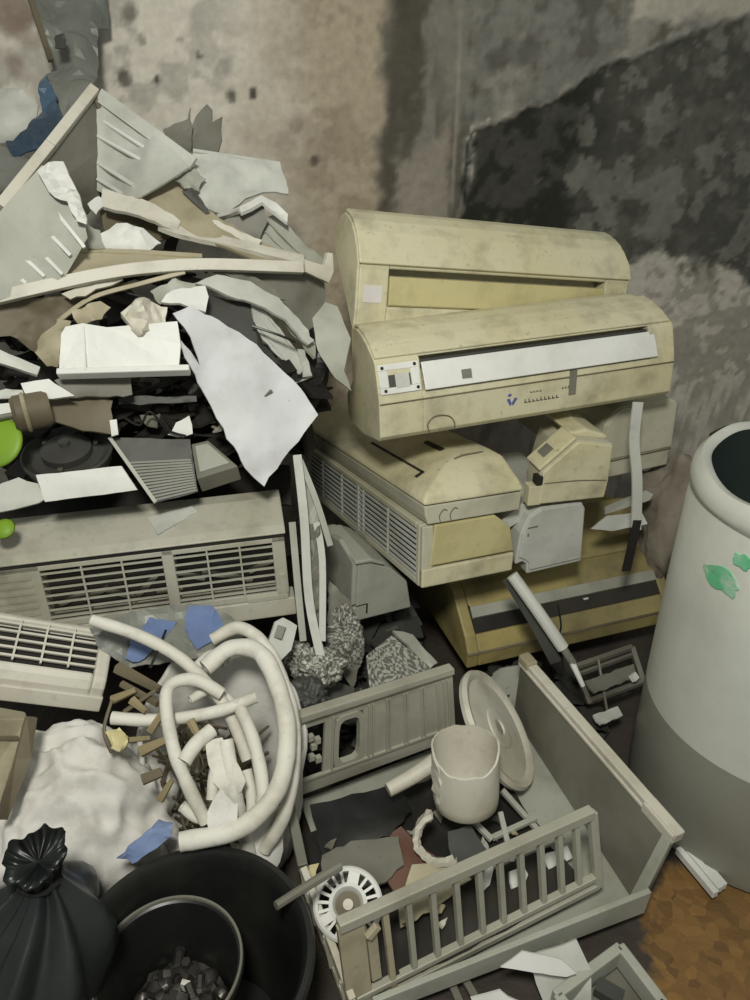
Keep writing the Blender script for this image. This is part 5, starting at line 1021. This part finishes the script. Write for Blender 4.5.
bm = NB(); slab(bm, 0, 1, -0.03, 0.05, -.012, 0.012); lb(bm); part('top_flange', bm, 'galv', t, bevel=0.002)
for u in (0.235, 0.45, 0.475, 0.56, 0.58, 0.67, 0.69, 0.78, 0.80, 0.885, 0.93, 0.96):
    bm = NB(); slab(bm, u-.004, u+.004, 0.13, 0.80, 0.0, 0.006); lb(bm); part('rib', bm, 'galv', t)
bm = NB(); slab(bm, 0, 1, 0.80, 0.83, 0.0, 0.005); lb(bm); part('crease', bm, 'galv', t)
bm = NB()
for u, v in ((.10, .30), (.12, .42), (.14, .36), (.11, .55), (.15, .6)): slab(bm, u, u+.03, v, v+.06, -.012, 0.0)
lb(bm); part('torn_edge', bm, 'galv', t)
# big tray
t = thing('casing_tray', 'large pale grey L-shaped casing lying open under the slatted frame', 'casing', (0.45, 1.2, 0.0)); bs = t.location
F0, B0 = onz(641, 908, 0.05), onz(516, 716, 0.08); FT, BT = onz(678, 834, 0.23), onz(524, 658, 0.27)
FL, BLt = onz(440, 980, 0.05), onz(300, 800, 0.06)
FL2 = onz(372, 1010, 0.05)
def quad(bm, a_, b_, c_, d_, th):
    n_ = (b_-a_).cross(d_-a_).normalized()*th; hexa(bm, [a_, b_, c_, d_, a_+n_, b_+n_, c_+n_, d_+n_])
bm = NB(); quad(bm, FL2, F0, B0, BLt, -0.008); lb(bm); part('base', bm, 'grey', t, bevel=0.002)
bm = NB(); nw = (FT-F0).cross(B0-F0).normalized()*0.008; g1 = []; g2 = []
for i in range(9):
    for j in range(4):
        q = F0.lerp(B0, i/8).lerp(FT.lerp(BT, i/8), j/3); g1.append(bm.verts.new(q)); g2.append(bm.verts.new(q+nw))
for i in range(8):
    for j in range(3):
        a_, b_, c_, d_ = i*4+j, i*4+j+1, i*4+j+5, i*4+j+4
        bm.faces.new([g1[k] for k in (a_, b_, c_, d_)]); bm.faces.new([g2[k] for k in (d_, c_, b_, a_)])
for i in range(8):
    for j in (0, 3): bm.faces.new((g1[i*4+j], g1[i*4+4+j], g2[i*4+4+j], g2[i*4+j]))
for i in (0, 8):
    for j in range(3): bm.faces.new((g1[i*4+j], g1[i*4+j+1], g2[i*4+j+1], g2[i*4+j]))
lb(bm); part('tall_side', bm, 'dgrey', t, smooth=40)  # darker grey puts this side's shade, and its dirt, into the colour
bm = NB(); dd = Vector((0.012, 0.004, 0.0)); bar(bm, FT+(FT-BT)*0.01, BT, 0.026, 0.016); bar(bm, FT.lerp(BT, .02)-Vector((0.012, 0.005, .012)), BT-Vector((0.012, 0.005, .012)), 0.008, 0.01); lb(bm); part('top_rim', bm, 'bone', t, bevel=0.003)
bm = NB(); bar(bm, FT.lerp(BT, -0.005)+Vector((0, 0, -.01)), FT.lerp(BT, 0.16)+Vector((0, 0, -.01)), 0.034, 0.03); lb(bm); part('corner_clip', bm, 'bone', t, bevel=0.005)
bm = NB(); bar(bm, BT.lerp(FT, -0.01), BT.lerp(FT, 0.07), 0.032, 0.03); lb(bm); part('corner_clip', bm, 'tan', t, bevel=0.005)
bm = NB(); up_ = Vector((0, 0, 0.045)); quad(bm, FL2, F0, F0+up_+(FT-F0)*.1, FL2+up_, 0.012); quad(bm, F0, FT, FT-(FT-BT)*0.04, F0-(F0-B0)*0.05, 0.012); lb(bm); part('front_lip', bm, 'grey', t, bevel=0.002)
# slatted frame
def zsheet(name, lab, cat, pts, z, m, **k):
    bm = NB(); sheetmesh(bm, [onz(px, py, z) for px, py in pts], **k); return single(name, lab, cat, bm, m, smooth=28)
zsheet('dark_mat', 'dark sheet covering the casing floor inside the slatted frame', 'sheet', [(372, 992), (330, 930), (300, 840), (380, 800), (452, 775), (510, 790), (545, 838), (578, 880), (560, 905), (470, 950)], 0.085, 'dark', thick=0.012, amp=0.012, freq=16, seed=100)  # dark sheet over the casing floor
t = thing('slatted_frame', 'upright grey slatted frame leaning at the front of the gutted chassis', 'frame', (0.2, 0.9, 0.1)); bs = t.location
A0, A1 = at(338, 926, 0.80), at(592, 812, 1.03); B0_, B1_ = at(352, 1012, 0.785), at(598, 886, 1.005)
def fr(u, v): return A0.lerp(A1, u).lerp(B0_.lerp(B1_, u), v)
nf = (A1-A0).cross(B0_-A0).normalized(); nf = nf if nf.dot(CAMP-A0) > 0 else -nf
bm = NB(); bar(bm, A0, A1, 0.022, 0.022, nf); lb(bm); part('top_rail', bm, 'galv', t, bevel=0.002)
for v in (0.86, 0.98):
    bm = NB(); bar(bm, fr(0.02, v), fr(1.0, v), 0.014, 0.016, nf); lb(bm); part('bottom_rail', bm, 'galv', t, bevel=0.002)
bm = NB(); bar(bm, fr(1, 0), fr(1, 1), 0.018, 0.016, nf); lb(bm); part('end_post', bm, 'galv', t, bevel=0.002)
bm = NB(); bar(bm, fr(0.04, 0), fr(0.03, 1), 0.05, 0.012, nf); bar(bm, fr(0.16, 0.0), fr(0.155, 1), 0.012, 0.014, nf); lb(bm); part('end_plate', bm, 'tan', t, 'wider dusty tan end plate', bevel=0.002)
bm = NB(); bar(bm, fr(0.105, 0.2), fr(0.10, 0.75), 0.02, 0.010, nf); bar(bm, fr(0.085, 0.2)+nf*.01, fr(0.125, 0.12)+nf*.01, 0.014, 0.012, nf); lb(bm); part('tab', bm, 'tan', t, bevel=0.002)
for u in (0.245, 0.335, 0.425, 0.515, 0.60, 0.685, 0.77, 0.85, 0.925):
    bm = NB(); bar(bm, fr(u, 0.0), fr(u-.008, 0.88), 0.011, 0.014, nf); lb(bm); part('slat', bm, 'galv', t, bevel=0.0015)
# side rail with cut-outs
t = thing('side_rail', 'pale perforated side rail running back from the slatted frame at the left', 'rail', (-0.09, 0.98, 0.1)); bs = t.location
SA, SB = at(303, 868, 0.97), at(352, 1000, 0.775); dz = Vector((0.01, 0, -0.10))
bm = NB(); bar(bm, SA, SB, 0.014, 0.02); lb(bm); part('upper_edge', bm, 'bone', t, bevel=0.002)
bm = NB(); bar(bm, SA+dz, SB+dz, 0.014, 0.02); lb(bm); part('lower_edge', bm, 'bone', t, bevel=0.002)
for k in range(7):
    u = k/6; bm = NB(); bar(bm, SA.lerp(SB, u), SA.lerp(SB, u)+dz, 0.012+0.012*(k % 2), 0.012, (1, 0, 0)); lb(bm); part('web', bm, 'bone', t)
SC = at(290, 806, 1.10)
bm = NB(); bar(bm, SC, SA, 0.02, 0.025); bar(bm, SC+dz, SA+dz, 0.02, 0.025); lb(bm); part('rear_arm', bm, 'dgrey', t, 'dull grey rear arm', bevel=0.002)
sh2('yellow_tag', 'small yellow plastic tag at the left corner of the gutted chassis', 'tag', [(300, 865, 1.0), (318, 862, 1.01), (316, 880, 0.98), (326, 884, 0.98), (318, 896, 0.96), (304, 890, 0.97)], 'yellow', thick=0.004, amp=0.004, seed=80)
bm = NB(); P = PX([(276, 906, 0.81), (312, 883, 0.86), (340, 866, 0.90)]); tube(bm, P, 0.008, 8, 4, r2=0.009); single('steel_rod', 'short bright steel rod sticking out left toward the black tub', 'rod', bm, 'metal')
# round motor mount
t = thing('motor_mount', 'round white motor mount with radial slots at the left of the gutted chassis', 'mount', at(346, 906, 0.90)); bs = t.location
mtx = basis(at(348, 904, 0.905), (1, 0.25, 0.1), (-0.1, -0.45, 0.9))
bm = NB(); lathe(bm, [(0.056, -0.008), (0.066, -0.006), (0.067, 0.002), (0.063, 0.006), (0.057, 0.004), (0.056, -0.008)], 48, mtx); lb(bm); part('outer_ring', bm, 'white', t, smooth=40)
bm = NB(); lathe(bm, [(0.024, -0.014), (0.036, -0.008), (0.037, 0.004), (0.030, 0.006), (0.026, -0.002), (0.024, -0.014)], 40, mtx); lb(bm); part('inner_ring', bm, 'white', t, smooth=40)
bm = NB(); lathe(bm, [(0.0, -0.014), (0.025, -0.014), (0.025, -0.02), (0.0, -0.02)], 28, mtx); lb(bm); part('hub_recess', bm, 'brown', t, 'brown hub')
bm = NB(); lathe(bm, [(0.0, -0.004), (0.010, -0.004), (0.010, -0.012), (0.0, -0.012)], 16, mtx); lb(bm); part('shaft_end', bm, 'bone', t)
for k in range(20):
    if k in (3, 4, 11, 16): continue
    a_ = 2*math.pi*k/20; bm = NB(); bar(bm, mtx @ Vector((0.034*math.cos(a_), 0.034*math.sin(a_), 0)), mtx @ Vector((0.058*math.cos(a_), 0.058*math.sin(a_), 0)), 0.0055, 0.006, mtx.to_3x3() @ Vector((0, 0, 1))); lb(bm); part('spoke', bm, 'white', t)
for k, dk in ((3.5, 1.0), (11, 0.8), (16, .8)):
    a_ = 2*math.pi*k/20; bm = NB(); bar(bm, mtx @ Vector((0.034*math.cos(a_), 0.034*math.sin(a_), 0)), mtx @ Vector((0.058*math.cos(a_), 0.058*math.sin(a_), 0)), 0.022*dk, 0.007, mtx.to_3x3() @ Vector((0, 0, 1))); lb(bm); part('wide_spoke', bm, 'white', t)
# fan disc, can, lever
cD = at(496, 729, 1.355)
nD = Vector((0.763, -0.055, 0.642)).normalized()
mtx = basis(cD, Vector((0.4, -0.6, -0.6)), nD) @ Matrix.Scale(1.06, 4)
t = thing('fan_disc', 'round off-white fan disc leaning edge-on behind the broken can', 'disc', cD); bs = t.location
bm = NB(); lathe(bm, [(0.0, -0.004), (0.05, -0.006), (0.122, -0.012), (0.140, -0.006), (0.143, 0.004), (0.138, 0.014), (0.128, 0.012), (0.12, 0.004), (0.06, 0.008), (0.0, 0.008)], 64, mtx); lb(bm); part('disc', bm, 'bone', t, smooth=40)
bm = NB(); lathe(bm, [(0.05, 0.006), (0.048, 0.011), (0.042, 0.013), (0.02, 0.012), (0.018, 0.008), (0.0, 0.008)], 40, mtx); lb(bm); part('hub', bm, 'bone', t, smooth=40)
cC = at(470, 800, 1.155)
t = thing('broken_can', 'grey-white cylindrical can with a broken rim standing in the gutted chassis', 'can', cC); bs = t.location
mtx = basis(at(466, 804, 1.13), (1, 0.0, 0.05), (-0.10, 0.16, 1.0))
def cw(p, a):
    if p.z > 0.12: return Vector((p.x, p.y, p.z-0.030*ss(0.0, 0.9, -math.sin(a))+0.006*noise.noise(Vector((a*3, 0, 0)))))
    return p
bm = NB(); lathe(bm, [(0.0, 0.0), (0.060, 0.0), (0.069, 0.010), (0.071, 0.03), (0.072, 0.09), (0.072, 0.152), (0.068, 0.153), (0.067, 0.05), (0.062, 0.016), (0.0, 0.010)], 56, mtx, wob=cw); lb(bm); part('shell', bm, 'bone', t, smooth=45)
bm = NB(); sheetmesh(bm, [mtx @ Vector((0.072*math.cos(R(a_)), 0.072*math.sin(R(a_)), z)) for a_, z in ((195, 0.15), (215, .13), (222, .08), (215, .03), (200, 0.05), (192, .1))], thick=0.004, amp=0.004, maxlen=.02, seed=81); lb(bm); part('peeling_flap', bm, 'bone', t)
bm = NB(); P = PX([(388, 790, 1.16), (415, 775, 1.19), (442, 757, 1.22)]); tube(bm, P, 0.016, 10, 5, r2=0.020); single('plastic_lever', 'short off-white plastic lever left of the broken can', 'lever', bm, 'bone', smooth=45)
# broken shell piece
mtx = basis(at(440, 838, 1.05), (1, 0, 0.2), (0.25, -0.8, 0.55))
bm = NB(); lathe(bm, [(0.048, -0.02), (0.056, -0.018), (0.056, 0.012), (0.046, 0.014), (0.040, 0.004), (0.048, -0.02)], 22, mtx, R(100), R(300), wob=lambda p, a: p*(1+0.10*noise.noise(Vector((a*5, p.z*60, 2)))))
single('broken_ring', 'jagged cream half-ring of plastic in the middle of the gutted chassis', 'ring', bm, 'bone')
# sheets inside the chassis
sh2('inner_plate', 'dusty grey inner plate at the centre left of the gutted chassis', 'plate', [(322, 858, 1.03), (350, 842, 1.06), (398, 836, 1.08), (404, 868, 1.01), (378, 886, 0.97), (320, 888, 0.965)], 'dgrey', thick=0.006, amp=0.008, seed=82)
sh2('rusty_plate', 'reddish brown plate beside the dusty inner plate', 'plate', [(388, 838, 1.09), (400, 826, 1.11), (418, 846, 1.07), (448, 868, 1.03), (430, 892, 0.98), (402, 906, 0.94), (386, 880, 0.985)], 'rust', thick=0.006, amp=0.006, seed=83)
sh2('olive_plate', 'olive-tan plate edge below the reddish plate', 'plate', [(412, 866, 1.01), (450, 864, 1.03), (470, 880, 1.0), (430, 912, 0.93), (400, 930, 0.90), (398, 908, 0.93)], 'tan', thick=0.006, amp=0.006, seed=84)
sh2('dark_plate', 'black inner plate below the ribbed panel', 'plate', [(310, 806, 1.17), (352, 796, 1.20), (400, 786, 1.23), (412, 812, 1.17), (392, 836, 1.11), (322, 856, 1.07)], 'black', thick=0.006, amp=0.006, seed=85)
sh2('dark_plate', 'dark grey curved scrap right of the broken half-ring', 'plate', [(446, 832, 1.08), (470, 826, 1.10), (486, 850, 1.06), (470, 880, 1.0), (452, 862, 1.03)], 'slate', thick=0.006, amp=0.012, seed=86)
t = thing('bar_rack', 'grey bar rack under the broken can inside the gutted chassis', 'rack', at(520, 850, 1.1)); bs = t.location
for a_, b_ in (((502, 790, 1.20), (566, 862, 1.08)), ((492, 838, 1.10), (536, 818, 1.15)), ((470, 818, 1.13), (492, 840, 1.09)), ((488, 868, 1.05), (560, 838, 1.11)), ((448, 812, 1.14), (466, 806, 1.155)), ((500, 812, 1.15), (512, 862, 1.06))):
    A, B = PX([a_, b_]); bm = NB(); bar(bm, A, B, 0.012, 0.010); lb(bm); part('bar', bm, 'grey', t, bevel=0.001)
for i, (pts, lab) in enumerate([([(508, 872, 1.03), (524, 868, 1.05), (530, 884, 1.02), (512, 890, 1.0)], 'white scrap behind the slats, nearest the right post'), ([(484, 862, 1.04), (492, 858, 1.05), (488, 884, 1.0), (478, 896, 0.98), (482, 880, 1.0)], 'curved white scrap behind the middle slats'), ([(540, 856, 1.07), (566, 846, 1.1), (572, 858, 1.08), (548, 872, 1.05)], 'flat white scrap behind the last slats')]):
    sh2('white_scrap', lab, 'scrap', pts, 'white', thick=0.006, amp=0.006, seed=87+i, group='white scraps behind the slats')
# circuit board behind the disc
t = thing('circuit_bracket', 'grey bracket with four holes between the fan disc and the casing', 'bracket', at(508, 700, 1.62)); bs = t.location
bm = NB(); sheetmesh(bm, PX([(486, 678, 1.60), (500, 668, 1.62), (524, 664, 1.63), (520, 708, 1.58), (506, 716, 1.57), (488, 700, 1.58)]), thick=0.006, amp=0.001, jag=0.001, seed=90); lb(bm); part('plate', bm, 'grey', t)
for k in range(4):
    bm = NB(); lathe(bm, [(0, 0.0045), (0.007, 0.0045), (0.007, -0.002)], 12, basis(at(505+k*1.0, 677+9*k, 1.612-.011*k), (1, 0, 0), (0, -.75, .65))); lb(bm); part('hole', bm, 'dark', t, 'dark round hole')
bm = NB(); tube(bm, PX([(492, 674, 1.60), (484, 684, 1.57), (488, 696, 1.565), (498, 694, 1.57)]), 0.003, 6); lb(bm); part('wire', bm, 'black', t)
# ladder chassis right
t = thing('bar_chassis', 'small dark chassis of grey bars between the casing and the drum', 'chassis', at(610, 690, 1.52)); bs = t.location
for a_, b_, wd in (((572, 668, 1.60), (632, 647, 1.72), .014), ((574, 676, 1.585), (632, 655, 1.70), .008), ((632, 647, 1.72), (644, 684, 1.62), .014), ((588, 702, 1.53), (642, 682, 1.62), .014), ((574, 666, 1.60), (590, 704, 1.52), .012), ((598, 660, 1.64), (608, 718, 1.50), .006)):
    A, B = PX([a_, b_]); bm = NB(); bar(bm, A, B, wd, 0.012); lb(bm); part('bar', bm, 'metal', t, bevel=0.001)
bm = NB(); sheetmesh(bm, PX([(584, 682, 1.55), (632, 664, 1.65), (636, 678, 1.62), (592, 694, 1.53)]), thick=0.006, amp=0.002, seed=91); lb(bm); part('tray', bm, 'dgrey', t)
bm = NB(); A, B = PX([(632, 674, 1.60), (636, 680, 1.59)]); bar(bm, A, B, .02, .014); lb(bm); part('stop', bm, 'white', t, 'white stop')
sh2('white_scrap', 'flat pale scrap on the floor below the bar chassis', 'scrap', [(592, 716, 1.48), (616, 708, 1.53), (622, 716, 1.51), (600, 726, 1.45)], 'lgrey', thick=0.006, amp=0.002, seed=92)
# bottom right floor scraps
t = thing('shallow_frame', 'shallow grey frame tray at the bottom edge, on the floor', 'frame', onz(620, 985, 0.0)); bs = t.location
z_ = 0.06
C = [onz(556, 1000, z_), onz(619, 953, z_), onz(662, 1010, z_), onz(600, 1060, z_)]
for i in range(4):
    bm = NB(); bar(bm, C[i]+(C[i]-C[(i+1) % 4])*0.03, C[(i+1) % 4], 0.02, 0.05); lb(bm); part('side', bm, 'grey', t, bevel=0.003)
bm = NB(); quad(bm, *[c_-Vector((0, 0, .04)) for c_ in C], 0.006); lb(bm); part('base', bm, 'dgrey', t)
bm = NB(); A, B = onz(596, 985, .04), onz(622, 1000, .04); bar(bm, A, B, .03, .02); lb(bm); part('bracket', bm, 'slate', t)
sh2('pale_sheet', 'pale greenish flat sheet under the front lip of the casing', 'sheet', [(528, 955, 0.862), (575, 938, 0.883), (590, 968, 0.848), (590, 1005, 0.812), (545, 1010, 0.807)], 'lgrey', thick=0.006, amp=0.001, seed=93)
sh2('pale_sheet', 'thin white sheet corner poking out below the casing lip', 'sheet', [(500, 966, 0.832), (522, 950, 0.849), (560, 958, 0.840), (576, 972, 0.827), (566, 976, 0.823)], 'white', jag=0.001, thick=0.005, amp=0.001, seed=94)
for i, (a_, b_, lab) in enumerate((((560, 940), (572, 972), 'left of two short rails on the pale sheet'), ((570, 938), (584, 968), 'right of two short rails on the pale sheet'))):
    bm = NB(); bar(bm, onz(*a_, .05), onz(*b_, .05), 0.010, 0.012); single('short_rail', lab, 'rail', bm, 'metal', 'short rails on the pale sheet')
for i, (a_, b_, lab) in enumerate((((452, 985), (462, 1008), 'short metal strip at the bottom edge, left of the pair'), ((464, 978), (480, 1006), 'short metal strip at the bottom edge, right of the pair'))):
    bm = NB(); bar(bm, onz(*a_, .03), onz(*b_, .03), 0.014, 0.008); single('metal_strip', lab, 'strip', bm, 'metal', 'metal strips at the bottom edge')
sh2('white_scrap', 'white scrap at the bottom edge right of the metal strips', 'scrap', [(470, 996, 0.80), (500, 990, 0.81), (520, 1002, 0.80), (480, 1010, 0.79)], 'white', thick=0.006, amp=0.003, seed=95)
# loose chips in the gutted chassis
rg = random.Random(15)
for k in range(24):
    px, py = rg.uniform(330, 560), rg.uniform(800, 930)
    if py > 925-(px-338)*0.45+60 or py < 815-(px-330)*0.02: continue
    c = onz(px, py, 0.115+rg.uniform(0, .02)); a_ = Vector((rg.uniform(-1, 1), rg.uniform(-1, 1), rg.uniform(-.3, .3))).normalized(); s_ = a_.cross(Vector((0.1, 0, 1))).normalized(); sz = rg.uniform(0.008, 0.020)
    bm = NB(); sheetmesh(bm, [c-a_*sz, c+s_*sz*0.5, c+a_*sz*0.9+s_*sz*.3, c+a_*sz*0.6-s_*sz*0.6], thick=0.004, amp=0.003, maxlen=0.015, seed=k)
    single('metal_chip', 'small broken chip lying loose on the floor of the gutted chassis', 'chip', bm, ('grey', 'slate', 'bone', 'dgrey', 'tan')[k % 5], 'loose chips in the gutted chassis')
